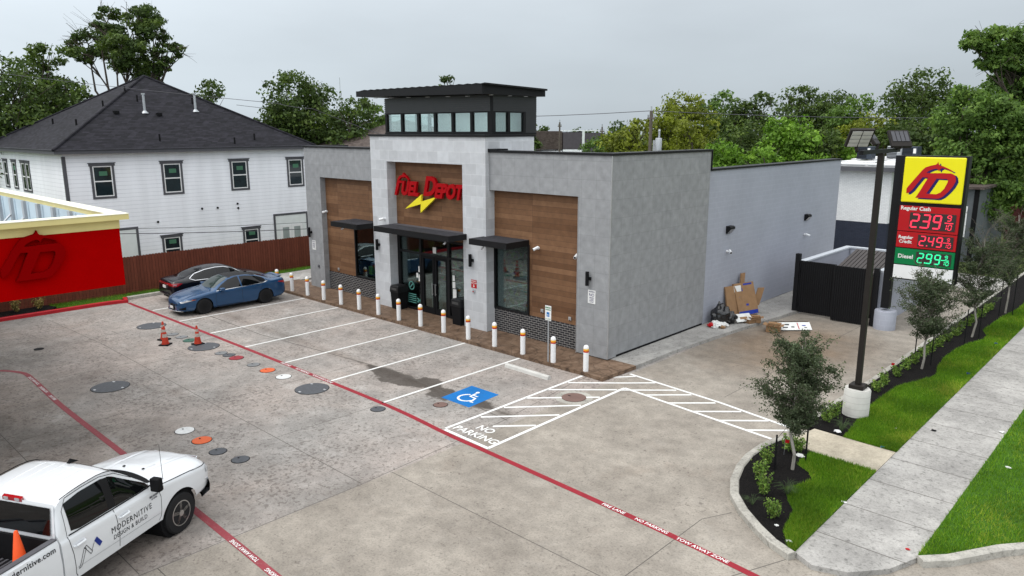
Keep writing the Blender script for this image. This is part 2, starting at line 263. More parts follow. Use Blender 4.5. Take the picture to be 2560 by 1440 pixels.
M_green=plain('green tag',(0.06,0.17,0.10,1),0.6)
# ---------------------------------------------------------------- helpers
ORG={}
def tag(o,label=None,cat=None,group=None,kind=None):
    if label: o['label']=label
    if cat: o['category']=cat
    if group: o['group']=group
    if kind: o['kind']=kind
    return o
def empty(name,loc=(0,0,0),label=None,cat=None,group=None,rz=0.0,kind=None):
    o=bpy.data.objects.new(name,None); col.objects.link(o); o.location=loc; o.rotation_euler=(0,0,rz); o.empty_display_size=0.2
    ORG[o]=Vector(loc); tag(o,label,cat,group,kind); return o
class MB:
    def __init__(s): s.v=[]; s.f=[]
    def add(s,vs,fs):
        b=len(s.v); s.v+= [tuple(map(float,v)) for v in vs]; s.f+=[tuple(b+i for i in f) for f in fs]; return s
    def box(s,x0,x1,y0,y1,z0,z1):
        return s.add([(x0,y0,z0),(x1,y0,z0),(x1,y1,z0),(x0,y1,z0),(x0,y0,z1),(x1,y0,z1),(x1,y1,z1),(x0,y1,z1)],[(0,3,2,1),(4,5,6,7),(0,1,5,4),(1,2,6,5),(2,3,7,6),(3,0,4,7)])
    def obox(s,c,ax,ay,az,hx,hy,hz):
        c=Vector(c); ax=Vector(ax).normalized()*hx; ay=Vector(ay).normalized()*hy; az=Vector(az).normalized()*hz
        return s.add([c+sx*ax+sy*ay+sz*az for sz in(-1,1) for sx,sy in((-1,-1),(1,-1),(1,1),(-1,1))],[(0,3,2,1),(4,5,6,7),(0,1,5,4),(1,2,6,5),(2,3,7,6),(3,0,4,7)])
    def lathe(s,pts,c=(0,0,0),n=20,axis=(0,0,1)):   # pts (radius, height)
        ax=Vector(axis).normalized(); t=Vector((1,0,0)) if abs(ax.x)<0.9 else Vector((0,1,0)); e1=ax.cross(t).normalized(); e2=ax.cross(e1); c=Vector(c)
        vs=[c+ax*h+(e1*math.cos(2*math.pi*k/n)+e2*math.sin(2*math.pi*k/n))*r for r,h in pts for k in range(n)]
        fs=[(i*n+k,i*n+(k+1)%n,(i+1)*n+(k+1)%n,(i+1)*n+k) for i in range(len(pts)-1) for k in range(n)]
        fs+=[tuple(range(n))[::-1],tuple((len(pts)-1)*n+k for k in range(n))]
        return s.add(vs,fs)
    def tube(s,a,b,r0,r1=None,n=8):
        a=Vector(a); b=Vector(b); return s.lathe([(r0,0),(r0 if r1 is None else r1,(b-a).length)],a,n,b-a)
    def path(s,pts,rs,n=6):
        for i in range(len(pts)-1): s.tube(pts[i],pts[i+1],rs[i],rs[i+1],n)
        return s
    def poly(s,pts): return s.add(pts,[tuple(range(len(pts)))])
    def prism(s,pts,z0,z1):  # 2d polygon CCW extruded in z
        n=len(pts); return s.add([(x,y,z0) for x,y in pts]+[(x,y,z1) for x,y in pts],[tuple(range(n))[::-1],tuple(range(n,2*n))]+[(i,(i+1)%n,n+(i+1)%n,n+i) for i in range(n)])
    def grid(s,P,skip=None):   # P[i][j]
        n=len(P); m=len(P[0]); vs=[p for r in P for p in r]; fs=[(i*m+j,(i+1)*m+j,(i+1)*m+j+1,i*m+j+1) for i in range(n-1) for j in range(m-1) if not(skip and skip(i,j))]; return s.add(vs,fs)
    def strip(s,pts,w,z):    # flat painted strip along a path
        L=[];n=len(pts)
        for i in range(n):
            a=Vector(pts[max(0,i-1)][:2]); b=Vector(pts[min(n-1,i+1)][:2]); d=(b-a).normalized(); nn=Vector((-d.y,d.x)); p=Vector(pts[i][:2]); L.append(((p+nn*w/2).x,(p+nn*w/2).y,z)); L.append(((p-nn*w/2).x,(p-nn*w/2).y,z))
        return s.add(L,[(2*i+1,2*i+3,2*i+2,2*i) for i in range(n-1)])
def obj(name,mb,mat,parent=None,smooth=False,local=False,bevel=0.0,angle=40):
    me=bpy.data.meshes.new(name); org=ORG[parent] if parent is not None else Vector((0,0,0))
    if local or parent is None: vs=mb.v
    else: vs=[(x-org.x,y-org.y,z-org.z) for x,y,z in mb.v]
    me.from_pydata(vs,[],mb.f); me.update()
    if isinstance(mat,(list,tuple)):
        for m in mat: me.materials.append(m)
    else: me.materials.append(mat)
    o=bpy.data.objects.new(name,me); col.objects.link(o); ORG[o]=org
    if parent is not None: o.parent=parent
    if smooth:
        for p in me.polygons: p.use_smooth=True
    if bevel:
        b=o.modifiers.new('bevel','BEVEL'); b.width=bevel; b.segments=2; b.limit_method='ANGLE'; b.angle_limit=R(40)
    if smooth and angle<180:
        bm=bmesh.new(); bm.from_mesh(me)
        for e in bm.edges:
            if len(e.link_faces)==2 and e.calc_face_angle(0)>R(angle): e.smooth=False
        bm.to_mesh(me); bm.free()
    return o
def boxo(name,b,mat,parent=None,**k): return obj(name,MB().box(*b),mat,parent,**k)
def copy_tree(o,parent=None):
    c=o.copy(); col.objects.link(c); c.parent=parent; ORG[c]=ORG.get(o,Vector((0,0,0)))
    for ch in list(o.children): copy_tree(ch,c)
    return c
def curve_mesh(name,cu,xf,mat,parent=None,local=False):
    """turn a curve or text datablock into a mesh whose points pass through xf((x,y,z))"""
    o=bpy.data.objects.new('tmp',cu); col.objects.link(o); dg=bpy.context.evaluated_depsgraph_get(); dg.update()
    me=bpy.data.meshes.new_from_object(o.evaluated_get(dg)); bpy.data.objects.remove(o); bpy.data.curves.remove(cu)
    mb=MB(); mb.v=[tuple(xf(v.co)) for v in me.vertices]; mb.f=[tuple(p.vertices) for p in me.polygons]; bpy.data.meshes.remove(me)
    return obj(name,mb,mat,parent,local=local)
def text(name,body,size,xf,mat,parent=None,ext=0.0,bold=0.0,align='CENTER',local=False,shear=0.0,sp=1.0):
    cu=bpy.data.curves.new('t','FONT'); cu.body=body; cu.size=size; cu.extrude=ext; cu.offset=bold; cu.align_x=align; cu.align_y='CENTER'; cu.shear=shear; cu.space_character=sp; cu.resolution_u=3
    return curve_mesh(name,cu,xf,mat,parent,local)
def shape(name,loops,xf,mat,parent=None,ext=0.0,local=False):
    cu=bpy.data.curves.new('s','CURVE'); cu.dimensions='2D'; cu.fill_mode='BOTH'; cu.extrude=ext
    for L in loops:
        sp=cu.splines.new('POLY'); sp.points.add(len(L)-1)
        for p,q in zip(sp.points,L): p.co=(q[0],q[1],0,1)
        sp.use_cyclic_u=True
    return curve_mesh(name,cu,xf,mat,parent,local)
def frontxf(x,y,z,sx=1.0): return lambda c:(x+c[0]*sx,y-c[2],z+c[1])        # readable from -Y
def eastxf(x,y,z,sy=1.0): return lambda c:(x+c[2],y+c[0]*sy,z+c[1])       # readable from +X
def floorxf(x,y,z,a=0.0,sx=1.0,sy=1.0):
    ca,sa=math.cos(a),math.sin(a); return lambda c:(x+c[0]*sx*ca-c[1]*sy*sa,y+c[0]*sx*sa+c[1]*sy*ca,z)
def smooth_pts(P,n=6):
    P=[Vector(p) for p in P]; o=[]
    for i in range(len(P)-1):
        a=P[max(0,i-1)];b=P[i];c=P[i+1];d=P[min(len(P)-1,i+2)]
        for k in range(n):
            t=k/n; o.append(tuple(0.5*((2*b)+(c-a)*t+(2*a-5*b+4*c-d)*t*t+(3*b-a-3*c+d)*t**3)))
    o.append(tuple(P[-1])); return o
def interp(keys,x):
    if x<=keys[0][0]: return keys[0][1]
    for (a,u),(b,v) in zip(keys,keys[1:]):
        if x<=b:
            t=(x-a)/(b-a); return u+(v-u)*t
    return keys[-1][1]
def sinterp(keys,x):  # smooth (monotone-ish cosine mixed) interpolation
    n=len(keys)
    if x<=keys[0][0]: return keys[0][1]
    if x>=keys[-1][0]: return keys[-1][1]
    for i in range(n-1):
        x0,y0=keys[i];x1,y1=keys[i+1]
        if x<=x1:
            def sl(k):
                if k<=0: return (keys[1][1]-keys[0][1])/(keys[1][0]-keys[0][0])
                if k>=n-1: return (keys[-1][1]-keys[-2][1])/(keys[-1][0]-keys[-2][0])
                d0=(keys[k][1]-keys[k-1][1])/(keys[k][0]-keys[k-1][0]); d1=(keys[k+1][1]-keys[k][1])/(keys[k+1][0]-keys[k][0])
                return 0 if d0*d1<=0 else 2*d0*d1/(d0+d1)
            h=x1-x0;t=(x-x0)/h;m0,m1=sl(i)*h,sl(i+1)*h
            return (2*t**3-3*t*t+1)*y0+(t**3-2*t*t+t)*m0+(-2*t**3+3*t*t)*y1+(t**3-t*t)*m1
# foliage -----------------------------------------------------------
def leafmesh(name,C,Nn,size,mat,parent=None,aspect=0.55,tint=None,tri=False):
    """C: leaf centres (world), Nn: leaf normals; builds one quad (or blade) per leaf"""
    n=len(C); org=np.array(ORG[parent] if parent is not None else (0,0,0)); C=C-org
    Nn=Nn/np.maximum(np.linalg.norm(Nn,axis=1,keepdims=True),1e-6); t=rng.normal(size=(n,3)); a=np.cross(Nn,t); a/=np.maximum(np.linalg.norm(a,axis=1,keepdims=True),1e-6); b=np.cross(Nn,a)
    s=(size*rng.uniform(0.6,1.3,size=(n,1))) ; a=a*s; b=b*s*aspect
    V=np.stack([C-a,C-b*1.0+a*0.1,C+a,C+b+a*0.1],axis=1).reshape(-1,3)
    me=bpy.data.meshes.new(name); me.vertices.add(4*n); me.vertices.foreach_set('co',V.astype(np.float32).ravel()); me.loops.add(4*n); me.polygons.add(n)
    me.loops.foreach_set('vertex_index',np.arange(4*n,dtype=np.int32)); me.polygons.foreach_set('loop_start',np.arange(0,4*n,4,dtype=np.int32)); me.polygons.foreach_set('loop_total',np.full(n,4,dtype=np.int32)); me.update(calc_edges=True)
    at=me.attributes.new('tint','FLOAT','FACE'); tv=rng.uniform(0,1,n) if tint is None else tint; at.data.foreach_set('value',tv.astype(np.float32))
    me.materials.append(mat); o=bpy.data.objects.new(name,me); col.objects.link(o); ORG[o]=Vector(org)
    if parent is not None: o.parent=parent
    return o
def crown_pts(clumps,n,sub=40,sr=0.36):
    """clumps (x,y,z,rx,ry,rz): sub-clumps sit inside each clump, leaves inside the sub-clumps, so edges are ragged and gaps stay open"""
    vol=np.array([c[3]*c[4]*c[5] for c in clumps])**0.7; vol/=vol.sum(); Cs=[];Ns=[];Ts=[]
    for c,w in zip(clumps,vol):
        m=max(20,int(n*w)); k=sub; d=rng.normal(size=(k,3)); d/=np.linalg.norm(d,axis=1,keepdims=True); rad=rng.uniform(0.35,1.0,size=(k,1))**0.6; sc=d*rad; r=np.array(c[3:6]); sc=sc*r+np.array(c[:3]); sv=rng.uniform(0.6,1.35,size=k)*sr; tv=rng.uniform(0,0.6,k)
        idx=rng.integers(0,k,m); q=rng.normal(size=(m,3)); q/=np.linalg.norm(q,axis=1,keepdims=True); q=q*(rng.uniform(0,1,size=(m,1))**0.45)*sv[idx][:,None]*r.mean()*np.array([1.15,1.15,0.7]); Cs.append(sc[idx]+q); Ns.append(rng.normal(size=(m,3))*0.7+q/np.maximum(np.linalg.norm(q,axis=1,keepdims=True),1e-6)+np.array([0,0,0.5])); Ts.append(np.clip(tv[idx]+rng.uniform(0,0.4,m),0,1))
    return np.concatenate(Cs),np.concatenate(Ns),np.concatenate(Ts)
def limb(mb,a,b,r0,r1,bend=0.12,seg=4):
    a=Vector(a);b=Vector(b);L=(b-a).length; P=[a]; 
    off=Vector((random.uniform(-1,1),random.uniform(-1,1),random.uniform(-.3,.6)))*L*bend
    for i in range(1,seg): t=i/seg; P.append(a.lerp(b,t)+off*math.sin(math.pi*t)+Vector((random.uniform(-1,1),random.uniform(-1,1),random.uniform(-1,1)))*L*0.03)
    P.append(b); rs=[r0+(r1-r0)*i/seg for i in range(seg+1)]; mb.path(P,rs,6); return P
def tree(name,x,y,ztop,w,leaf,label,group=None,n=7000,size=0.16,zlow=0.35,nc=9,trunk=0.3,clumps=None,z0=0.0,cat='tree',sub=40,sr=0.36,twigs=0):
    o=empty(name,(x,y,z0),label,cat,group); h=ztop-z0; zc0=z0+h*zlow
    if clumps is None:
        clumps=[]; rw=w/2
        for i in range(nc):
            t=i/(nc-1); a=i*2.399+random.uniform(-.5,.5); prof=math.sin(math.pi*(0.18+0.74*t))**0.8; rad=rw*prof*random.uniform(0.35,0.75); cr=rw*random.uniform(0.42,0.60)*(0.80+0.35*prof)
            cz=zc0+(ztop-cr*0.7-zc0)*t; clumps.append((x+math.cos(a)*rad,y+math.sin(a)*rad,cz,cr*1.15,cr*1.15,cr*0.75))
        clumps.append((x,y,zc0+(ztop-zc0)*0.45,rw*0.62,rw*0.62,(ztop-zc0)*0.42))
    mb=MB(); fork=z0+h*max(0.15,zlow*0.75); P=limb(mb,(x,y,z0-0.1),(x+random.uniform(-.3,.3),y+random.uniform(-.3,.3),fork),trunk,trunk*0.75,0.04)
    for c in clumps:
        e=(c[0],c[1],c[2]); Q=limb(mb,P[-1],e,trunk*0.38,trunk*0.08,0.12)
        for k in range(4):
            d=Vector((random.uniform(-1,1)*c[3],random.uniform(-1,1)*c[4],random.uniform(-.5,1)*c[5])); limb(mb,Q[-2],Vector(e)+d,trunk*0.13,trunk*0.04,0.1,3)
    for k in range(twigs):
        c=random.choice(clumps); d=Vector((random.uniform(-1,1),random.uniform(-1,1),random.uniform(-.3,.9))).normalized()*c[3]*random.uniform(1.0,1.5); e=Vector(c[:3]); Q=limb(mb,e,e+d,trunk*0.09,trunk*0.03,0.15,4)
        for j in range(4): limb(mb,Q[random.randint(1,3)],e+d*random.uniform(.9,1.2)+Vector((random.uniform(-1,1),random.uniform(-1,1),random.uniform(-1,1)))*c[3]*0.45,trunk*0.035,trunk*0.015,0.1,3)
    obj('trunk',mb,M_bark,o,smooth=True)
    C,Nn,T=crown_pts(clumps,n,sub,sr); leafmesh('crown',C,Nn,size,LEAF[leaf],o,tint=T); return o
def kerb(name,pts,mat,w=0.15,h=0.13,parent=None,label=None,cat=None):
    L=[];n=len(pts);mb=MB(); prof=[(-w/2,-0.02),(-w/2,h-0.02),(-w/2+0.025,h),(w/2-0.025,h),(w/2,h-0.02),(w/2,-0.02)]; G=[]
    for i in range(n):
        a=Vector(pts[max(0,i-1)][:2]); b=Vector(pts[min(n-1,i+1)][:2]); d=(b-a).normalized(); nn=Vector((-d.y,d.x)); p=Vector(pts[i][:2]); G.append([(p.x+nn.x*u,p.y+nn.y*u,v) for u,v in prof])
    mb.grid(G); mb.add(G[0],[tuple(range(6))]); mb.add(G[-1],[tuple(range(6))[::-1]])
    return tag(obj(name,mb,mat,parent),kind='structure')
# ---------------------------------------------------------------- site
tag(obj('ground',MB().box(-900,900,-900,900,-1.0,-0.03),M_far),kind='structure')
lot=tag(obj('parking_lot',MB().prism([(-22.1,-60),(40,-60),(40,-3),(13,-3),(7.3,-1),(7.3,24.5),(-0.5,24.5),(-22.1,24.5)],-0.02,0.0),M_lot),kind='structure')
mb=MB()
for P in ([(-22,-6.1),(-12,-6.1),(-4.4,-5.32),(0.95,-5.85)],[(-15,-10.75),(1.1,-10.75)],[(-20.5,-11),(-15,-10.75)],[(1.14,-30),(1.14,-10.8),(0.88,-5.89),(0.36,-2.4),(0.33,-1.55)],[(1.14,-9.93),(7.4,-9.94)],
          [(-22,-15.6),(1.1,-15.5)],[(7.41,-30),(7.43,-6.95),(7.75,-6.3)],[(-12.0,-15.5),(-11.9,-10.7)],[(-7.2,-15.5),(-7.25,-10.7)],[(-16.2,-10.7),(-16.1,-6.1)],[(-11.4,-10.7),(-11.3,-6.1)],[(-6.2,-10.7),(-6.1,-5.5)],[(-2.6,-10.7),(-2.5,-5.6)],
          [(1.8,3.0),(7.1,3.2)],[(1.8,8.0),(7.1,8.2)],[(4.4,-0.2),(4.5,11)],[(1.14,-15.2),(12,-15.2)],[(9.32,-7.1),(8.7,-8.6),(7.42,-10.2)],[(11.15,-5.6),(9.4,-7.1)]):
    mb.strip(P,0.018,0.0012)
mb.strip([(-18,-6.13),(-12,-6.11),(-4.4,-5.33),(0.95,-5.86)],0.035,0.0016)
obj('joint',mb,M_joint,lot)
# red fire lanes
A=[(-21.3,-7.55),(-16,-7.48),(-12,-7.42),(-3,-7.39),(0.5,-7.6),(2.1,-7.66),(6.5,-7.86),(9.05,-8.07),(10.4,-8.25)]
B=[(-15.3,-16.6),(-14.75,-15.0),(-14.2,-14.2),(-13.35,-13.72),(-12.4,-13.68),(-11.5,-13.71),(-9,-13.8),(-4.6,-13.8),(-0.4,-13.82),(4,-13.88),(8,-13.95)]
obj('fire_lane_line',MB().strip(smooth_pts([(a,b,0) for a,b in A],6),0.155,0.004),M_paintr,lot)
obj('fire_lane_line',MB().strip(smooth_pts([(a,b,0) for a,b in B],6),0.155,0.004),M_paintr2,lot)
for s,x,y,ang in (('FIRE LANE',5.88,-7.83,-.045),('NO PARKING',6.83,-7.875,-.05),('TOW AWAY ZONE',8.0,-7.97,-.07),('FIRE LANE',-7.9,-7.40,0),('NO PARKING',-6.85,-7.395,0),('TOW AWAY ZONE',-5.7,-7.39,0)):
    text('lettering',s,0.126,floorxf(x,y,0.0075,ang,1.03),M_paintw,lot,bold=0.002)
for s,x,y in (('TOW AWAY ZONE',1.74,-13.85),('NO PARKING',2.95,-13.87),('FIRE LANE',-10.05,-13.76),('NO PARKING',-11.05,-13.73),('TOW AWAY ZONE',-12.2,-13.69)):
    text('lettering',s,0.118,floorxf(x,y,0.0075,math.pi,1.0),M_paintw,lot,bold=0.002)
# stalls
for k in range(8): obj('stall_line',MB().strip([(0.144-2.74*k,-7.38),(0.144-2.74*k,-1.53)],0.095,0.004),M_line if k else M_paintw,lot)
mb=MB(); mb.strip([(0.19,-7.44),(1.87,-7.5)],0.10,0.0045); mb.strip([(1.85,-7.5),(1.80,-1.56)],0.10,0.0042)
for (a,b),(c,d) in zip([(0.23,-2.35),(0.17,-3.28),(0.18,-4.25),(0.23,-5.24),(0.26,-6.19),(0.96,-6.43)],[(1.52,-1.2),(1.72,-1.85),(1.72,-2.72),(1.72,-3.62),(1.74,-4.6),(1.76,-5.6)]): mb.strip([(a,b),(c,d)],0.095,0.004)
mb.strip([(1.80,-1.56),(6.99,-2.2)],0.10,0.0043); mb.strip([(1.16,-0.34),(4.52,-0.71),(7.0,-1.17)],0.10,0.0045)
for x in (2.61,3.46,4.31,5.16,6.01): mb.strip([(x-.02,-1.56-(x-1.8)*0.123),(x+0.98,-0.37-(x-.25)*0.142)],0.095,0.004)
mb.strip([(1.5,-1.22),(2.22,-0.52)],0.095,0.0041); mb.strip([(0.5,-1.52),(1.42,-0.42)],0.095,0.0044); mb.strip([(1.75,-1.85),(3.05,-0.66)],0.095,0.0041)
obj('hatching',mb,M_paintw,lot)
text('lettering','NO',0.36,floorxf(0.98,-6.72,0.006,0,1.0,1.1),M_paintw,lot,bold=0.006); text('lettering','PARKING',0.34,floorxf(1.03,-7.14,0.006,0,1.08,1.1),M_paintw,lot,bold=0.006)
bay=obj('accessible_symbol',MB().prism([(-1.68,-5.92),(-0.5,-5.92),(-0.6,-4.6),(-1.76,-4.6)],0.002,0.0042),M_blue,lot)
mb=MB(); cx,cy=-1.12,-5.30
arc=[(cx+0.02+0.27*math.cos(a),cy-0.12+0.27*math.sin(a)) for a in np.linspace(R(115),R(345),16)]; mb.strip(arc,0.07,0.007)
mb.strip([(cx-0.03,cy+0.30),(cx,cy+0.02),(cx+0.24,cy+0.0),(cx+0.34,cy-0.30),(cx+0.43,cy-0.27)],0.07,0.0075); mb.strip([(cx-0.02,cy+0.14),(cx+0.2,cy+0.14)],0.055,0.0072)
mb.add([(cx-0.06+0.065*math.cos(a),cy+0.39+0.065*math.sin(a),0.0074) for a in np.linspace(0,6.28,12,endpoint=False)],[tuple(range(12))]); obj('wheelchair_mark',mb,M_paintw,bay)
# store pavement and kerbs
tag(obj('store_pavement',MB().prism([(-20.0,-1.5),(0.05,-1.5),(0.95,-1.56),(1.02,0.2),(0.3,0.2),(0.3,0.4),(-20.0,0.4)],-0.01,0.12).box(-20,-.2,-1.52,-1.49,0,.116),M_stamp),kind='structure')
tag(obj('side_pavement',MB().prism([(1.02,0.2),(1.05,3.0),(1.35,7),(1.8,11.3),(1.6,21),(-0.3,21),(-0.3,0.2)],-0.01,0.125),M_walk),kind='structure')
tag(obj('side_pavement',MB().prism([(-22.3,-1.3),(-20.0,-1.3),(-20.0,1.5),(-18.0,1.5),(-18,3.5),(-22.3,3.5)],-0.01,0.09),M_walk),kind='structure')
kr=kerb('kerb',[(-21.72,-60),(-21.72,-14),(-21.70,-8.6),(-21.6,-7.9),(-21.45,-7.6),(-22.05,-7.45)],M_kerbred,0.18,0.15)
for s,y in (('FIRE LANE',-10.55),('NO PARKING',-9.5),('TOW AWAY ZONE',-8.35)): text('lettering',s,0.14,eastxf(-21.622 if y<-9 else -21.62,y,0.075),M_paintw,kr,bold=0.005)
kerb('kerb',[(-22.05,-7.35),(-22.1,-6),(-22.1,-1.4)],M_kerb,0.18,0.15)
kerb('kerb',[(9.36,-7.12),(8.9,-6.93),(8.45,-6.62),(7.95,-6.2),(7.5,-5.7),(7.2,-5.1),(6.98,-4.4),(6.86,-3.7),(6.85,-2.9),(6.95,-2.3),(7.2,-2.0)],M_kerb,0.19,0.14)
kerb('kerb',[(7.05,-0.9),(7.05,1.5),(7.15,4),(7.18,12),(7.2,30)],M_kerb,0.16,0.13)
kerb('kerb',[(11.12,-5.72),(11.5,-5.30),(12.1,-4.3),(12.7,-3.55),(13.6,-2.9),(15,-2.5),(30,-2.4)],M_kerb,0.2,0.15)
wk=tag(obj('sidewalk',MB().prism([(9.36,-7.0),(9.75,-7.2),(10.3,-7.0),(10.8,-6.4),(11.05,-5.7),(11.05,60),(9.35,60)],-0.01,0.10),M_walk),kind='structure')
mb=MB()
for k in range(34):
    y=-6.0+1.5*k; mb.strip([(9.36,y),(11.05,y)],0.02,0.1015)
obj('joint',mb,M_joint,wk)
tag(obj('path',MB().prism([(7.2,-2.05),(7.35,-1.0),(9.35,-1.1),(9.35,-2.5),(7.9,-2.45)],-0.01,0.104),M_slab),kind='structure')
tag(obj('path',MB().prism([(1.5,22.5),(14,20.2),(14,24.2),(1.5,26.5)],-0.01,0.05),M_walk),kind='structure')
e1=[(7.85,-2.47),(7.86,-3.0),(7.9,-3.40),(8.25,-3.62),(8.44,-3.91),(8.36,-4.3),(8.2,-4.75),(8.45,-5.2),(8.72,-5.55),(8.80,-6.0),(8.9,-6.45),(9.25,-7.0)]
e2=[(8.12,-0.97),(8.0,0.1),(7.84,1.37),(7.86,2.6),(7.9,3.9),(8.15,4.7),(8.43,5.6),(8.44,6.1),(8.3,6.7),(8.15,8),(8.2,9.5),(8.35,10.6),(8.6,11.5),(8.6,12.2),(8.3,13),(8.4,16),(8.6,18),(8.5,24),(8.4,30)]
m1=[(6.9,-2.2),(6.78+.1,-3.5),(7.0,-4.5),(7.4,-5.5),(8.0,-6.25),(8.7,-6.83),(9.3,-7.08)]
tag(obj('mulch_bed',MB().prism(m1+e1[::-1],0,0.11),M_mulch),'bed of black bark mulch inside the curved kerb','mulch bed',kind='stuff')
tag(obj('mulch_bed',MB().prism([(7.1,-0.95)]+e2+[(7.1,30)],0,0.11),M_mulch),'long bed of black bark mulch along the straight kerb','mulch bed',kind='stuff')
tag(obj('mulch_bed',MB().prism([(-23,-30),(-21.8,-30),(-21.8,-10.6),(-22.3,-10.2),(-23,-10.4)],0,0.13),M_mulch),'narrow bed of dark mulch along the red fence','mulch bed',kind='stuff')
LW=[(e1+[(9.35,-7.0),(9.35,-2.5)]),([(x,y) for x,y in e2][::-1]+[(8.1,-1.05),(9.35,-1.1),(9.35,30)]),[(11.05,-5.6),(11.5,-5.15),(12.05,-4.2),(12.65,-3.45),(13.5,-2.8),(15,-2.4),(30,-2.3),(30,60),(11.05,60)],[(-23.0,-10.3),(-22.2,-10.2),(-21.8,-9.4),(-21.8,-7.8),(-22.15,-7.3),(-22.15,-1.3),(-22.3,3.5),(-18,3.5),(-18,9),(-23,9)]]
for P in LW: tag(obj('lawn',MB().prism(P,0,0.107),M_lawn),kind='structure')
tag(obj('lawn',MB().prism([(-5,26.6),(40,22),(40,70),(-5,70)],-0.02,0.03),M_far),kind='structure')
def inpoly(P,x,y):
    c=np.zeros(len(x),bool); n=len(P)
    for i in range(n):
        x0,y0=P[i];x1,y1=P[i-1]; k=((y0>y)!=(y1>y)); 
        if y0!=y1: c^=k&(x<(x1-x0)*(y-y0)/(y1-y0)+x0)
    return c
def turf(P,n,h,label,z=0.1,ymax=1e9,cell=0.0):
    P2=np.array(P); lo=P2.min(0);hi=P2.max(0); hi[1]=min(hi[1],ymax); hi[0]=min(hi[0],17)
    x=rng.uniform(lo[0],hi[0],n*2);y=lo[1]+(hi[1]-lo[1])*rng.uniform(0,1,n*2)**1.7; m=inpoly(P,x,y); x=x[m][:n];y=y[m][:n]; k=len(x)
    a=rng.uniform(0,6.28,k); hh=h*rng.uniform(0.5,1.3,k); w=0.006*(1+0.06*(y+6)); lean=rng.normal(size=(k,2))*0.03
    B1=np.stack([x-w*np.cos(a),y-w*np.sin(a),np.full(k,z)],1); B2=np.stack([x+w*np.cos(a),y+w*np.sin(a),np.full(k,z)],1); T=np.stack([x+lean[:,0],y+lean[:,1],z+hh],1)
    V=np.stack([B1,B2,T],1).reshape(-1,3); me=bpy.data.meshes.new('grass'); me.vertices.add(3*k); me.vertices.foreach_set('co',V.astype(np.float32).ravel()); me.loops.add(3*k); me.polygons.add(k)
    me.loops.foreach_set('vertex_index',np.arange(3*k,dtype=np.int32)); me.polygons.foreach_set('loop_start',np.arange(0,3*k,3,dtype=np.int32)); me.polygons.foreach_set('loop_total',np.full(k,3,dtype=np.int32)); me.update(calc_edges=True)
    at=me.attributes.new('tint','FLOAT','FACE'); at.data.foreach_set('value',np.clip(0.36+0.10*np.sin(x*2.1+1.3*np.sin(y*1.7))+0.45*np.clip(np.sin(x*1.3+2.2*np.sin(y*.83+x*.4))*np.sin(y*.61+1.9*np.sin(x*1.1))-.35,0,1)+rng.uniform(-.4,.4,k),0,1).astype(np.float32)); me.materials.append(LEAF['grass'])
    o=bpy.data.objects.new('grass',me); col.objects.link(o); tag(o,label,'grass',kind='stuff')
turf(LW[0],22000,0.075,'short bright turf beside the curved mulch bed')
turf(LW[1],60000,0.075,'long strip of bright green turf between mulch bed and sidewalk',ymax=22)
turf(LW[2],90000,0.08,'green verge grass between the sidewalk and the street kerb',ymax=20)
turf(LW[3],16000,0.10,'rough grass strip along the red brown fence')

# ---------------------------------------------------------------- manhole lids
def lid(x,y,r,mat,label,holes=0,ring=True):
    o=empty('manhole_cover',(x,y,0.0),label,'manhole cover','manhole covers set in the forecourt')
    if ring: obj('frame',MB().lathe([(r+.018,0.0005),(r+.018,0.005),(r+.004,0.006),(r+.004,0.0005)],(x,y,0),28),M_blackm,o)
    mb=MB().lathe([(r,0.0006),(r,0.013),(r*0.96,0.016),(r*0.2,0.016)],(x,y,0),28); obj('lid',mb,mat,o)
    for k in range(holes):
        a=k*2.1+.5; px,py=x+r*0.84*math.cos(a),y+r*0.84*math.sin(a); obj('grip',MB().box(px-.05,px+.05,py-.03,py+.03,0.0162,0.02),M_alu,o)
    if not holes: obj('grip',MB().box(x-r*.6,x-r*.35,y-.02,y+.02,0.0162,0.02),M_blackm,o)
W=plain('lid white',(0.62,0.63,0.62,1),0.5,var=0.15,scale=9); RD=plain('lid red',(0.26,0.012,0.022,1),0.5,var=.15,scale=9); OG=plain('lid orange',(0.60,0.10,0.02,1),0.5,var=.12,scale=9); GR=plain('lid green',(0.03,0.10,0.07,1),0.5); GY=plain('lid grey',(0.17,0.175,0.18,1),0.6,var=0.2); BR=plain('lid brown',(0.16,0.10,0.085,1),0.8)
lid(-16.37,-8.47,0.53,M_iron,'large dark round manhole cover behind the pair of traffic cones',3)
lid(-11.95,-8.35,0.53,M_iron,'large dark manhole cover under the single traffic cone',3)
lid(-5.13,-8.11,0.50,M_iron,'large dark manhole cover touching the red line beside the white lid',3)
lid(-9.83,-12.25,0.53,M_iron,'large dark manhole cover alone in the open forecourt',3)
lid(-16.02,-12.55,0.16,M_blackm,'small black drain lid nearest the red canopy',0,False)
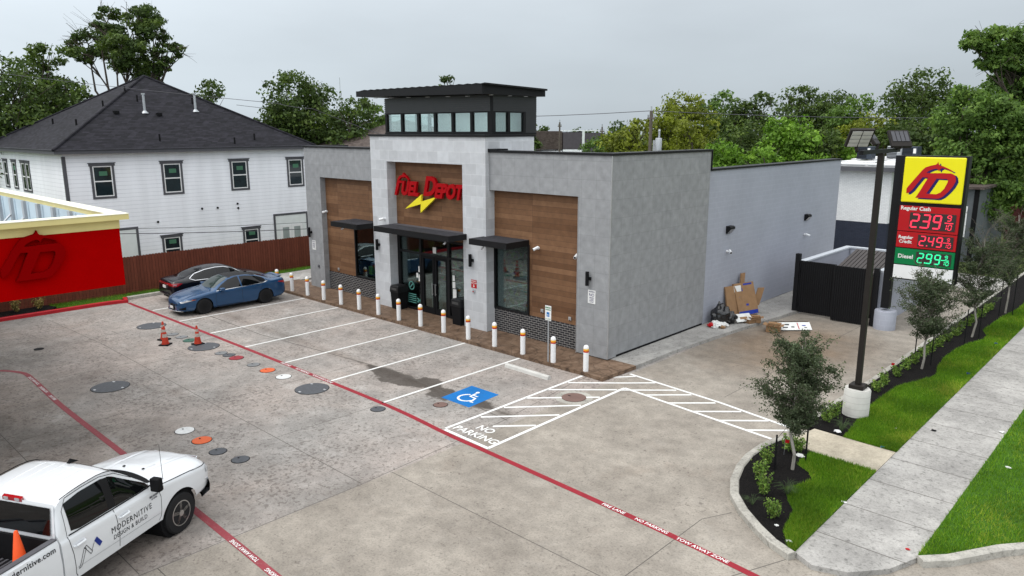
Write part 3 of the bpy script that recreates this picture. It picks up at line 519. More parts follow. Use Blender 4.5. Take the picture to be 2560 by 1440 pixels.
for x,y,m,l in ((-14.47,-8.42,GY,'small grey lid right of the paired cones'),(-13.82,-8.35,GY,'small grey lid between grey and green lids'),(-13.15,-8.33,GR,'small green lid left of the single cone'),
  (-10.72,-8.29,GY,'grey lid first to the right of the single cone'),(-10.29,-8.21,M_iron,'dark grey lid touching the red lid'),(-9.79,-8.19,RD,'small red lid beside the red line'),(-8.64,-8.16,GY,'grey lid between the red lid and the orange lid'),
  (-7.75,-8.14,OG,'orange lid near the red line'),(-6.78,-8.12,W,'white lid near the red line left of the large cover'),(-2.29,-7.76,M_iron,'small dark lid close below the red line near the blue bay'),(-1.25,-6.33,BR,'rusty brown lid just left of the blue accessible bay'),
  (-4.75,-12.16,W,'white lid above the white pickup bonnet'),(-3.81,-12.13,OG,'orange lid above the white pickup'),(-2.86,-12.16,M_iron,'dark grey lid right of the lower orange lid'),(-2.03,-12.0,M_iron,'small dark lid furthest right in the row by the pickup')):
    lid(x,y,0.235 if m in(W,RD,OG,GR) else 0.20,m,l)
lid(1.18,-3.26,0.36,BR,'brown manhole cover in a pale ring under the white hatching',0,False)
obj('collar',MB().lathe([(.56,0.0003),(.56,0.0022),(.37,0.0022),(.37,0.0003)],(1.18,-3.26,0),32),M_kerb,bpy.data.objects['manhole_cover.020'] if 'manhole_cover.020' in bpy.data.objects else lot)

# ---------------------------------------------------------------- store
st=empty('store_building',(-9,8,0.0),'grey tiled fuel station shop with limestone entrance portal and black glazed tower','shop building')
G=0.12; YB=0.28
H1=6.90
w=MB(); w.box(-18.15,-16.88,0,0.5,G,5.53); w.box(-18.15,-12.55,0,0.5,5.53,H1); w.box(-18.15,-17.75,0.5,2.2,G,H1).box(-18.15,-17.75,2.2,7.0,G,5.9)
obj('tiled_wall',w,M_tile,st)
w=MB(); w.box(-1.34,0,0,0.5,G+.03,5.53); w.box(-5.55,0,0,0.5,5.53,H1); w.box(-0.5,0,0.5,6.35,G+.09,H1)
obj('tiled_wall',w,M_tile,st)
obj('corner_trim',MB().box(-0.006,0.014,-0.014,0.006,G+.05,H1),M_alu,st); obj('corner_trim',MB().box(-1.35,-1.335,-0.012,0.0,G,5.53),M_alu,st)
w=MB(); w.box(-12.55,-11.45,-0.18,0.9,G,7.45); w.box(-6.8,-5.55,-0.18,0.9,G,7.45); w.box(-11.45,-6.8,-0.18,0.9,6.42,7.45); w.box(-12.55,-5.55,0.9,2.5,6.3,7.45)
obj('stone_portal',w,M_stone,st)
for b in ((-16.88,-12.55,1.0,5.53),(-11.45,-6.8,3.32,6.42),(-5.55,-1.34,1.0,5.53)):
    if b[0]==-11.45: w=MB().box(b[0],b[1],YB,YB+.2,b[2],b[3])
    elif b[0]<-15: w=MB().box(-16.88,-14.62,YB,YB+.2,1.0,3.6).box(-16.88,-12.55,YB,YB+.2,3.6,5.53)
    else: w=MB().box(-3.76,-1.34,YB,YB+.2,1.0,3.62).box(-5.55,-1.34,YB,YB+.2,3.62,5.53)
    obj('board_cladding',w,M_wood,st)
obj('brick_base',MB().box(-16.88,-12.55,YB-.02,YB+.2,G,1.0),M_blackbrick,st); obj('brick_base',MB().box(-5.55,-1.34,YB-.02,YB+.2,G,1.0),M_blackbrick,st)
obj('painted_wall',MB().box(-0.46,-0.03,6.353,19.87,G+.02,6.165),M_cmu,st)
obj('rear_wall',MB().box(-18.1,-0.47,19.4,19.85,G,4.3).box(-18.12,-17.8,7.01,19.39,G,4.3),M_cmu,st)
obj('roof',MB().box(-17.74,-0.51,0.51,6.34,5.7,5.9).box(-17.74,-0.47,6.36,19.38,4.0,4.2),M_deck,st)
c=MB(); c.box(-18.2,-12.56,-.05,.55,H1,H1+.07); c.box(-5.54,0.05,-.05,.55,H1,H1+.075); c.box(-0.55,0.05,0.553,6.40,H1,H1+.075); c.box(-18.2,-17.7,.553,2.25,H1,H1+.07); c.box(0.003,0.05,6.352,6.40,6.24,H1-.001)
c.box(-0.52,0.02,6.403,19.92,6.165,6.24); c.box(-12.6,-5.5,-.23,2.55,7.45,7.53)
obj('parapet_cap',c,M_black,st)
obj('base_gap',MB().box(-0.45,-0.02,0.02,6.34,G,G+.088),M_blackm,st)
# awnings
def awning(x0,x1,y0,y1,z):
    a=obj('awning',MB().box(x0,x1,y0,y0+.05,z-.22,z).box(x0,x0+.05,y0+.051,y1,z-.22,z).box(x1-.05,x1,y0+.051,y1,z-.22,z).box(x0+.051,x1-.051,y0+.051,y1,z-.06,z-.03),M_black,st)
    m=MB(); n=int((x1-x0)/0.11)
    for i in range(n+1):
        x=x0+.06+(x1-x0-.12)*i/n; m.box(x-.014,x+.014,y0+.06,y1-.01,z-.029,z+.006)
    obj('roof_rib',m,M_charc,a); return a
awning(-5.7,-3.79,-0.93,YB,3.80)
awning(-11.25,-6.6,-1.12,-0.182,3.80); awning(-14.55,-12.56,-1.05,YB,3.72)
obj('awning_link',MB().box(-11.449,-6.801,-.18,YB,3.72,3.77),M_charc,st)
# windows and door
def win(x0,x1,z0,z1,y,mull=()):
    f=MB(); t=.07
    f.box(x0,x0+t,y-.06,y+.1,z0,z1).box(x1-t,x1,y-.06,y+.1,z0,z1).box(x0+t,x1-t,y-.06,y+.1,z1-t,z1).box(x0+t,x1-t,y-.06,y+.1,z0,z0+t)
    w=obj('shop_window',f,M_black,st); obj('pane',MB().box(x0+t,x1-t,y,y+.012,z0+t,z1-t),M_glass,w); return w
win(-14.62,-12.56,1.0,3.6,YB); win(-5.54,-3.76,1.0,3.62,YB)
d=MB(); yd=YB; zt=3.32
for x in (-11.43,-9.98,-8.22,-6.87): d.box(x,x+.13 if x>-11 else x+.16,yd-.05,yd+.1,G,zt)
for a,b in ((-11.27,-9.98),(-9.85,-8.22),(-8.09,-6.87)): d.box(a,b,yd-.05,yd+.1,2.58,2.66); d.box(a,b,yd-.05,yd+.1,zt-.08,zt)
for a,b in ((-11.27,-9.98),(-8.09,-6.87)): d.box(a,b,yd-.05,yd+.1,G,G+.1)
d=obj('entrance_screen',d,M_black,st)
for a,b in ((-11.27,-9.98),(-9.85,-8.22),(-8.09,-6.87)): obj('pane',MB().box(a,b,yd,yd+.012,2.66,zt-.08),M_glass,d)
for a,b in ((-11.27,-9.98),(-8.09,-6.87)): obj('pane',MB().box(a,b,yd,yd+.012,G+.1,2.58),M_glass,d)
for a,b,hs in ((-9.85,-9.04,1),(-9.03,-8.22,0)):
    f=MB(); f.box(a+.01,a+.12,yd-.04,yd+.05,G,2.57).box(b-.12,b-.01,yd-.04,yd+.05,G,2.57).box(a+.12,b-.12,yd-.04,yd+.05,2.45,2.57).box(a+.12,b-.12,yd-.04,yd+.05,G,G+.25)
    dd=obj('door',f,M_blackm,st); obj('pane',MB().box(a+.12,b-.12,yd,yd+.012,G+.25,2.45),M_glass,dd)
    hx=b-.09 if hs else a+.09; obj('handle',MB().tube((hx,yd-.10,.95),(hx,yd-.10,1.45),.015).tube((hx,yd-.10,1.0),(hx,yd-.04,1.0),.012).tube((hx,yd-.10,1.4),(hx,yd-.04,1.4),.012),M_alu,dd)
# decals on the glass
def decal(x0,x1,z0,z1,mat,name='window_poster'): return obj(name,MB().box(x0,x1,yd-.012,yd-.004,z0,z1),mat,d)
for i,(x0,x1,z0,z1,m) in enumerate(((-7.95,-7.82,1.72,1.95,M_cardw),(-7.96,-7.8,1.42,1.68,M_cardw),(-7.94,-7.74,1.0,1.38,M_cardw),(-9.14,-8.94,2.72,2.97,M_cardw),(-10.1,-10.02,1.8,2.05,M_cardw),(-10.25,-10.13,1.55,1.75,M_cardw),(-10.1,-10.0,1.4,1.7,M_cardw))): decal(x0,x1,z0,z1,m)
decal(-7.85,-6.95,.25,.95,M_cyan); 
text('lettering','ICE',0.34,frontxf(-7.45,yd-.013,.6),M_cardw,d,bold=.01)
shape('window_decal',[[(0.19*math.cos(a),0.19*math.sin(a)) for a in np.linspace(0,6.28,20,endpoint=False)],[(0.15*math.cos(a),0.15*math.sin(a)) for a in np.linspace(0,6.28,20,endpoint=False)],[(-.11,-.14),(-.14,-.11),(.11,.14),(.14,.11)]],frontxf(-10.6,yd-.006,1.15),M_teal,d)
mb=MB()
for k in range(5): mb.box(-10.95+.03*k,-10.3,yd-.01,yd-.004,0.42+.09*k-(0.02),0.455+.09*k-.02)
obj('window_decal',mb,M_teal,d)
text('lettering','24',0.26,frontxf(-10.12,yd-.008,.55),M_teal,d,bold=.008)
# interior
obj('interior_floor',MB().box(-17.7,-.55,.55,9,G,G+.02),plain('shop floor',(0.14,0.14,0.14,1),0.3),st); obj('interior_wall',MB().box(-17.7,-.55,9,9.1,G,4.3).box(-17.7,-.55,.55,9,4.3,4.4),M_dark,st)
for x,y,l,wd in ((-10.0,2.2,'shelf rack of packed goods seen through the left door leaf',1.3),(-8.3,4.2,'shelf rack of packed goods behind the right door leaf',1.5),(-4.6,1.15,'tall shelf rack of snacks behind the right shop window',1.7),(-13.4,1.6,'low shelf of green and lime goods behind the left shop window',1.5)):
    o=empty('shop_shelf',(x,y,G),l,'shelf rack','shelf racks inside the shop'); m=MB(); g=MB(); hh=2.2 if y>2 or x>-6 else 1.9
    for k in range(6):
        z=G+.15+k*(hh-.3)/5; m.box(x-wd/2,x+wd/2,y-.25,y+.25,z,z+.03)
        xx=x-wd/2+.03
        while xx<x+wd/2-.1: ww=random.uniform(.07,.16); g.box(xx,xx+ww,y-.22,y+.1,z+.031,z+.031+random.uniform(.14,.25)); xx+=ww+.015
    m.box(x-wd/2,x+wd/2,y+.25,y+.28,G+.02,G+hh); obj('shelf',m,M_whiteplast,o); obj('goods',g,M_goods,o)
o=empty('stacked_cartons',(-9.45,.9,G),'stack of white cartons standing inside the left door leaf','cartons'); 
for k in range(4): boxo('carton',(-9.85,-9.15,.75,1.15,G+.3*k+.021,G+.3*k+.3),M_cardw,o)
o=empty('checkout_counter',(-13.6,1.0,G),'lime green display boxes on a low counter behind the left window','counter'); boxo('counter',(-14.4,-12.8,.65,1.2,G+.02,1.12),M_dark,o); boxo('display_box',(-14.2,-13.95,.66,.9,1.121,1.5),M_lime,o); boxo('display_box',(-13.6,-13.1,.66,.9,1.121,1.36),M_lime,o)
# tower
Z0,Z1,Z2=7.53,8.40,9.03
x0,x1,y0,y1=-12.62,-6.1,0.72,3.25
m=MB()
ms=[-12.62,-11.55,-10.47,-9.42,-8.36,-7.28]
for x in ms: m.box(x,x+.13,y0,y0+.12,Z0+.06,Z1)
m.box(-6.33,-6.1,y0,y0+.22,Z0+.06,Z1); 
for a,b in zip([v+.13 for v in ms],ms[1:]+[-6.33]): m.box(a,b,y0+.01,y0+.11,Z0+.06,Z0+.11); m.box(a,b,y0+.01,y0+.11,Z1-.05,Z1)
for y in (1.62,2.5): m.box(-6.22,-6.1,y,y+.12,Z0+.06,Z1)
for a,b in ((.94,1.62),(1.74,2.5)): m.box(-6.21,-6.11,a,b,Z0+.06,Z0+.11); m.box(-6.21,-6.11,a,b,Z1-.05,Z1)
for y in (.84,1.6,2.4,3.13): m.box(-12.62,-12.5,y,y+.12,Z0+.06,Z1)
m.box(x0-.02,x1+.02,y0-.02,y1,Z0,Z0+.058)
fr=obj('tower_frame',m,M_black,st)
for a,b in zip([v+.13 for v in ms],ms[1:]+[-6.33]): obj('pane',MB().box(a,b,y0+.05,y0+.06,Z0+.11,Z1-.05),M_tglass,fr)
for a,b in ((.94,1.62),(1.74,2.5)): obj('pane',MB().box(-6.17,-6.16,a,b,Z0+.11,Z1-.05),M_tglass,fr)
obj('pane',MB().box(-12.56,-12.55,.96,3.13,Z0+.06,Z1-.05),M_tglass,fr)
m=MB()
n=8
for i in range(n):
    z=Z1+(Z2-Z1)*i/n; h=(Z2-Z1)/n; m.box(x0-.01,x1-.02,y0-.015,y0+.05,z,z+h*.55); m.box(x0+.02,x1-.05,y0+.005,y0+.05,z+h*.55,z+h); m.box(x1-.06,x1+.015,y0+.06,y1,z,z+h*.55); m.box(x1-.06,x1-.005,y0+.06,y1,z+h*.55,z+h)
m.box(x0,x0+.05,y0+.06,y1,Z1,Z2); 
k=Z0
while k<Z1: m.box(x1-.06,x1+.012,2.62,y1,k,k+.045); m.box(x1-.06,x1-.01,2.62,y1,k+.045,k+.08); k+=.08
obj('corrugated_band',m,M_corr,st)
obj('corner_post',MB().box(x1-.05,x1+.03,y0-.03,y0+.06,Z1,Z2),M_black,st)
obj('inner_wall',MB().box(-9.75,-6.55,1.10,1.15,Z0+.06,Z2-.15).box(-9.80,-9.751,1.10,2.9,Z0+.06,Z2-.15).box(-6.58,-6.53,1.151,2.9,Z0+.06,Z2-.15),M_inner,st)
# rear-right of the tower
obj('tower_ceiling',MB().box(x0,x1-.08,y0+.07,y1,Z2-.12,Z2-.08),M_inner,st)
rf=MB(); rf.add([(-13.45,-0.15,9.10),(-5.72,-0.15,8.98),(-5.72,3.35,8.98),(-13.45,3.35,9.08),(-13.45,-0.15,9.33),(-5.72,-0.15,9.35),(-5.72,3.35,9.24),(-13.45,3.35,9.2)],[(0,3,2,1),(4,5,6,7),(0,1,5,4),(1,2,6,5),(2,3,7,6),(3,0,4,7)])
rf=obj('tower_roof',rf,M_black,st)
m=MB()
for i in range(17):
    x=-13.3+i*.455; m.add([(x,-.16,9.32),(x+.455,-.16,9.32),(x+.455,-.16,9.375),(x,3.3,9.2),(x+.455,3.3,9.2),(x+.455,3.3,9.27)],[(0,1,2),(3,5,4),(0,2,5,3),(1,4,5,2)])
obj('roof_rib',m,M_black,rf)
for x in (-12.6,-11.5,-10.4,-9.2,-8.0,-6.9): obj('soffit_light',MB().lathe([(.09,0),(.09,.012)],(x,.25,9.06-(x+13.45)*.0155-.02),12),M_whiteplast,rf)
for y in (.5,1.5,2.4): obj('soffit_light',MB().lathe([(.08,0),(.08,.012)],(-5.9,y,8.962),12),M_whiteplast,rf)
# roof box at left end of the right parapet
boxo('parapet_end_cap',(-5.54,-5.1,-.06,.56,H1+.0755,H1+.13),M_black,st)

# shop sign
sg=empty('shop_sign',(-9,0,5.2),'red raised shop name over a yellow lightning bolt on the brown boards','shop sign')
def stext(s,size,x,z,sx=1.0): 
    xf=frontxf(x,.10,z,sx)
    o=text('letters',s,size,xf,M_red,sg,ext=0.055,bold=0.040,align='LEFT',shear=0.30,sp=1.0); return o
stext('UEL',0.76,-10.86,5.30,0.86); stext('D',1.06,-9.42,5.44,0.92); stext('EPOT',0.76,-8.72,5.30,0.86)
fl=[(0,0),(.15,-.02),(.42,.60),(.62,.60),(.60,.70),(.36,.72),(.55,.86),(.72,.90),(.74,.84),(.80,.92),(1.0,.84),(1.12,.72),(1.14,.77),(.95,.95),(.80,1.02),(.72,1.10),(.66,1.0),(.42,.93),(.28,.78),(.14,.42)]
shape('letters',[[(a*.86,b*.86) for a,b in fl]],frontxf(-11.28,.10,5.02),M_red,sg,ext=.055)
shape('lightning_bolt',[[(0,0),(1.02,.26),(.99,-.10),(2.03,.62),(1.04,.36),(1.08,.66)]],frontxf(-10.62,.12,4.47),M_yel,sg,ext=.045)

# things on the walls
def sconce(x,y,z,label):
    o=empty('wall_sconce',(x,y,z),label,'wall light','black cylinder wall lights on the facade')
    obj('tube',MB().lathe([(.062,-.235),(.062,.235)],(x,y-.11,z),16),M_blackm,o,smooth=True); obj('bracket',MB().box(x-.02,x+.10,y-.09,y-.001,z-.05,z+.05),M_black,o)
sconce(-17.9,0,2.82,'black cylinder wall light on the far left grey pier'); sconce(-12.2,-.18,2.82,'black cylinder wall light left of the entrance'); sconce(-6.32,-.18,2.82,'black cylinder wall light right of the entrance'); sconce(-.83,0,2.83,'black cylinder wall light on the right grey pier')
def wsign(x,y,z,w,h,mat,lines,label,tm=M_navy,name='notice_sign'):
    o=empty(name,(x,y,z),label,'notice sign'); obj('plate',MB().box(x-w/2,x+w/2,y-.012,y-.001,z-h/2,z+h/2),mat,o)
    for s,sz,dz in lines: text('lettering',s,sz,frontxf(x,y-.0135,z+dz),tm,o,bold=.002)
    return o
wsign(-.70,0,2.21,.31,.46,M_cardw,[('NOTICE',.065,.17),('NO',.14,.06),('TRESPASSING',.035,-.03),('LOITERING',.035,-.08),('SOLICITING',.035,-.13),('ALLOWED',.035,-.18)],'white no trespassing notice under the wall light on the right pier',M_navy)
wsign(-17.7,0,2.2,.31,.46,M_cardw,[('NOTICE',.065,.17),('NO',.14,.06),('TRESPASSING',.035,-.03),('LOITERING',.035,-.08),('ALLOWED',.035,-.14)],'white no trespassing notice on the far left grey pier',M_navy)
wsign(-6.23,-.18,1.9,.30,.32,M_signr,[('EMERGENCY',.05,.11),('SHUT OFF',.07,.03)],'small red emergency shut off sign right of the entrance',M_cardw)
shape('arrow',[[(-.02,.06),(.02,.06),(.02,0),(.05,0),(0,-.06),(-.05,0),(-.02,0)]],frontxf(-6.23,-.194,1.82),M_cardw,bpy.data.objects['notice_sign.002'])
o=empty('shut_off_switch',(-6.22,-.18,1.6),'small grey switch box under the red shut off sign','switch'); boxo('switch_box',(-6.27,-6.17,-.24,-.181,1.55,1.67),M_galv,o,bevel=.01); obj('button',MB().lathe([(.025,0),(.025,.02)],(-6.22,-.24,1.61),10,(0,-1,0)),M_signr,o)
def outlet(x,y,z,label,m=M_alu): 
    o=empty('wall_outlet',(x,y,z),label,'outlet box'); boxo('cover',(x-.06,x+.06,y-.05,y-.001,z-.06,z+.07),m,o,bevel=.012); boxo('latch',(x-.02,x+.02,y-.06,y-.051,z-.05,z-.03),M_black,o)
outlet(-3.12,YB,1.27,'grey outlet box low on the boards right of the window'); outlet(-1.83,YB,1.2,'grey outlet box low on the boards by the right pier'); outlet(-16.07,YB,1.16,'grey outlet box low on the left boards'); outlet(-17.36,0,1.19,'small dark outlet box on the left grey pier',M_charc)
def camera(p,d,label,wall=(0,1,0),k=1.0):
    o=empty('security_camera',p,label,'security camera','white bullet cameras on the building'); p=Vector(p); d=Vector(d).normalized(); wv=Vector(wall)
    obj('mount',MB().lathe([(.055*k,0),(.055*k,.035*k)],p-wv*.036*k,12,wv).tube(p-wv*.03*k,p-wv*.14*k+Vector((0,0,-.01*k)),.02*k),M_whiteplast,o)
    c=p-wv*.15*k; obj('body',MB().lathe([(.05*k,-.10*k),(.055*k,.12*k)],c,14,d),M_whiteplast,o,smooth=True); obj('lens',MB().lathe([(.042*k,0),(.042*k,.004)],c+d*.121*k,12,d),M_blackm,o)
camera((-16.84,YB,3.88),(-.3,-1,-.35),'white bullet camera on the boards left of the left awning'); camera((-11.72,-.18,3.98),(-.95,-.4,-.25),'white bullet camera on the portal above the entrance awning')
camera((-3.33,YB,3.56),(-.5,-1,-.5),'white bullet camera right of the right awning'); camera((-1.5,YB,3.49),(.3,-1,-.4),'white bullet camera at the edge of the right pier')
camera((-0.03,8.1,2.87),(.6,-.6,-.3),'white bullet camera on the side wall under the nearer floodlight',(-1,0,0)); camera((-0.03,15.88,2.75),(.7,.5,-.3),'white bullet camera on the side wall under the farther floodlight',(-1,0,0))
camera((-6.95,-1.0,3.585),(.1,-.9,-.5),'small white dome camera under the entrance awning',(0,0,1),.6); camera((-5.1,-.8,3.585),(.1,-.9,-.5),'small white camera under the right awning',(0,0,1),.6); camera((-14.0,-.8,3.505),(-.4,-.9,-.5),'small white camera under the left awning',(0,0,1),.6)
def flood(y,z,label):
    o=empty('wall_floodlight',(-.03,y,z),label,'floodlight','wall pack floodlights on the side wall'); x=-.03
    P=[(x+.002,z-.14),(x+.05,z-.17),(x+.21,z+.02),(x+.21,z+.10),(x+.14,z+.14),(x+.002,z+.14)]
    m=MB(); n=6; m.add([(a,y-.19,b) for a,b in P]+[(a,y+.19,b) for a,b in P],[tuple(range(6)),tuple(range(6,12))[::-1]]+[(i,(i+1)%6+0,6+(i+1)%6,6+i) for i in range(6)]); obj('housing',m,M_black,o)
    m=MB(); m.add([(x+.066,y-.15,z-.155),(x+.066,y+.15,z-.155),(x+.205,y+.15,z+.012),(x+.205,y-.15,z+.012)],[(0,1,2,3)]); obj('lens',m,M_alu,o); 
    for v in (0,3): pass
flood(8.1,3.77,'black wedge floodlight on the side wall nearer the street corner'); flood(15.9,3.6,'black wedge floodlight on the side wall nearer the bin enclosure')
# bins by the door
def bin_(x,y,label):
    o=empty('litter_bin',(x,y,G),label,'litter bin','black litter bins beside the entrance'); m=MB()
    m.grid([[(x+sx*.27*s,y+sy*.27*s,z) for sx,sy in ((-1,-1),(1,-1),(1,1),(-1,1),(-1,-1))] for z,s in ((G,.86),(G+.74,1.0))]); m.box(x-.23,x+.23,y-.23,y+.23,G+.001,G+.03); obj('body',m,M_blackm,o)
    m=MB(); m.grid([[(x+sx*.29*s,y+sy*.29*s,z) for sx,sy in ((-1,-1),(1,-1),(1,1),(-1,1),(-1,-1))] for z,s in ((G+.74,1.0),(G+.80,1.0),(G+1.0,.93),(G+1.04,.80),(G+1.04,.05))]); obj('lid',m,M_black,o)
    boxo('flap',(x-.18,x+.18,y-.295,y-.28,G+.84,G+.95),plain('bin liner',(0.05,0.05,0.05,1),0.25),o)
bin_(-11.05,-.05,'black litter bin left of the entrance doors'); bin_(-7.15,-.05,'black litter bin right of the entrance doors')
# ---------------------------------------------------------------- bollards, signs, wheel stop, cones
B_=empty('bollard',(0,0,0),'x','bollard','white bollards along the store pavement')
m=MB(); m.lathe([(.088,0),(.088,.70)],(0,0,0),18); obj('post',m,M_white,B_,smooth=True,local=True)
obj('band_orange',MB().lathe([(.0885,.7005),(.0885,.745)],(0,0,0),18),plain('band orange',(0.80,0.28,0.02,1),0.5),B_,smooth=True,local=True)
obj('band_red',MB().lathe([(.089,.655),(.089,.7003)],(0,0,0),18),plain('band red',(0.42,0.02,0.02,1),0.5),B_,smooth=True,local=True)
obj('band_yellow',MB().lathe([(.0886,.7452),(.0886,.775)],(0,0,0),18),plain('band yellow',(0.85,0.55,0.08,1),0.5),B_,smooth=True,local=True)
obj('cap',MB().lathe([(.088,.7752),(.088,.80),(.08,.84),(.06,.87),(.03,.888),(.004,.893)],(0,0,0),18),M_white,B_,smooth=True,local=True)
blab=['white bollard standing in front of the right grey pier, nearest the hatching','white bollard beside the accessible parking sign','second white bollard left of the accessible parking sign','third white bollard left of the accessible parking sign, below the right shop window','white bollard at the right stone pillar of the portal','white bollard in front of the right litter bin','white bollard in front of the entrance doors','white bollard in front of the left litter bin','white bollard at the left stone pillar of the portal','white bollard below the left shop window','white bollard in front of the left brick base','white bollard in front of the left cladding edge','white bollard at the far left grey pier','white bollard in front of the grass beside the blue car tail','white bollard half hidden behind the tail of the blue car']
for i in range(15):
    o=B_ if i==0 else copy_tree(B_); o.location=(0.144-1.37*i,-1.36,G if i else 0.10); o['label']=blab[i]; ORG[o]=Vector(o.location)
o=empty('parking_sign',(-1.38,-1.43,G),'accessible parking sign on a thin grey post at the pavement edge','parking sign')
obj('post',MB().box(-1.40,-1.36,-1.45,-1.43,0.0,2.02).box(-1.44,-1.32,-1.49,-1.39,0.0,.035),M_galv,o); pl=obj('plate',MB().box(-1.51,-1.25,-1.462,-1.4505,1.55,2.05),M_cardw,o,bevel=.004)
text('lettering','RESERVED',.052,frontxf(-1.38,-1.464,1.98),plain('sign green text',(0.02,.2,.08,1)),pl,bold=.003); text('lettering','PARKING',.052,frontxf(-1.38,-1.464,1.91),plain('sign green text',(0.02,.2,.08,1)),pl,bold=.003); text('lettering','VAN ACCESSIBLE',.03,frontxf(-1.38,-1.464,1.60),plain('sign green text',(0.02,.2,.08,1)),pl,bold=.001)
obj('wheelchair_mark',MB().box(-1.44,-1.32,-1.4655,-1.4625,1.68,1.83),M_blue,pl)
shape('wheelchair_mark',[[(0.03*math.cos(a)-.005,0.03*math.sin(a)-.02) for a in np.linspace(0,6.28,12,endpoint=False)],[(0.02*math.cos(a)-.005,0.02*math.sin(a)-.02) for a in np.linspace(0,6.28,12,endpoint=False)]],frontxf(-1.38,-1.467,1.755),M_cardw,pl)
ws=empty('wheel_stop',(-1.35,-2.5,0),'pale concrete wheel stop at the head of the accessible bay','wheel stop')
m=MB(); P=[(-.09,0),(-.07,.09),(-.04,.12),(.04,.12),(.07,.09),(.09,0)]; m.add([(-2.3,-2.5+a,b) for a,b in P]+[(-.4,-2.53+a,b) for a,b in P],[tuple(range(6))[::-1],tuple(range(6,12))]+[(i,i+1,7+i,6+i) for i in range(5)]); obj('block',m,plain('precast concrete',(0.52,0.51,0.48,1),.8),ws,bevel=.01)
obj('pin',MB().lathe([(.015,0),(.015,.006)],(-2.0,-2.5,.12),8).lathe([(.015,0),(.015,.006)],(-.7,-2.52,.12),8),M_galv,ws)
def cone(x,y,label,z=0,bright=False,s=1.0,rz=0.3,bands=True):
    o=empty('traffic_cone',(x,y,z),label,'traffic cone','orange traffic cones on the lot' if bands else None,rz); M1=M_orangef if bright else M_orange
    m=MB(); m.box(-.18*s,.18*s,-.18*s,.18*s,0,.045*s); obj('base',m,M_blackm if not bright else M1,o,local=True,bevel=.015)
    obj('body',MB().lathe([(.135*s,.0455*s),(.12*s,.09*s),(.03*s,.70*s),(.022*s,.71*s)],(0,0,0),20),M1,o,smooth=True,local=True)
    if bands:
        for a,b in ((.30,.42),(.50,.585)): 
            ra=(.12-(a-.09)*.1475)*s+.002; rb=(.12-(b-.09)*.1475)*s+.002; obj('band',MB().lathe([(ra,a*s),(rb,b*s)],(0,0,0),20),plain('reflective band',(0.40,0.36,0.32,1),0.6,var=.35,scale=20),o,smooth=True,local=True)
cone(-13.95,-8.95,'orange traffic cone at the back of the pair by the large cover'); cone(-13.22,-9.2,'orange traffic cone at the front of the pair by the large cover',rz=.7); cone(-12.42,-8.35,'single orange traffic cone standing on the edge of a manhole cover',rz=.1)

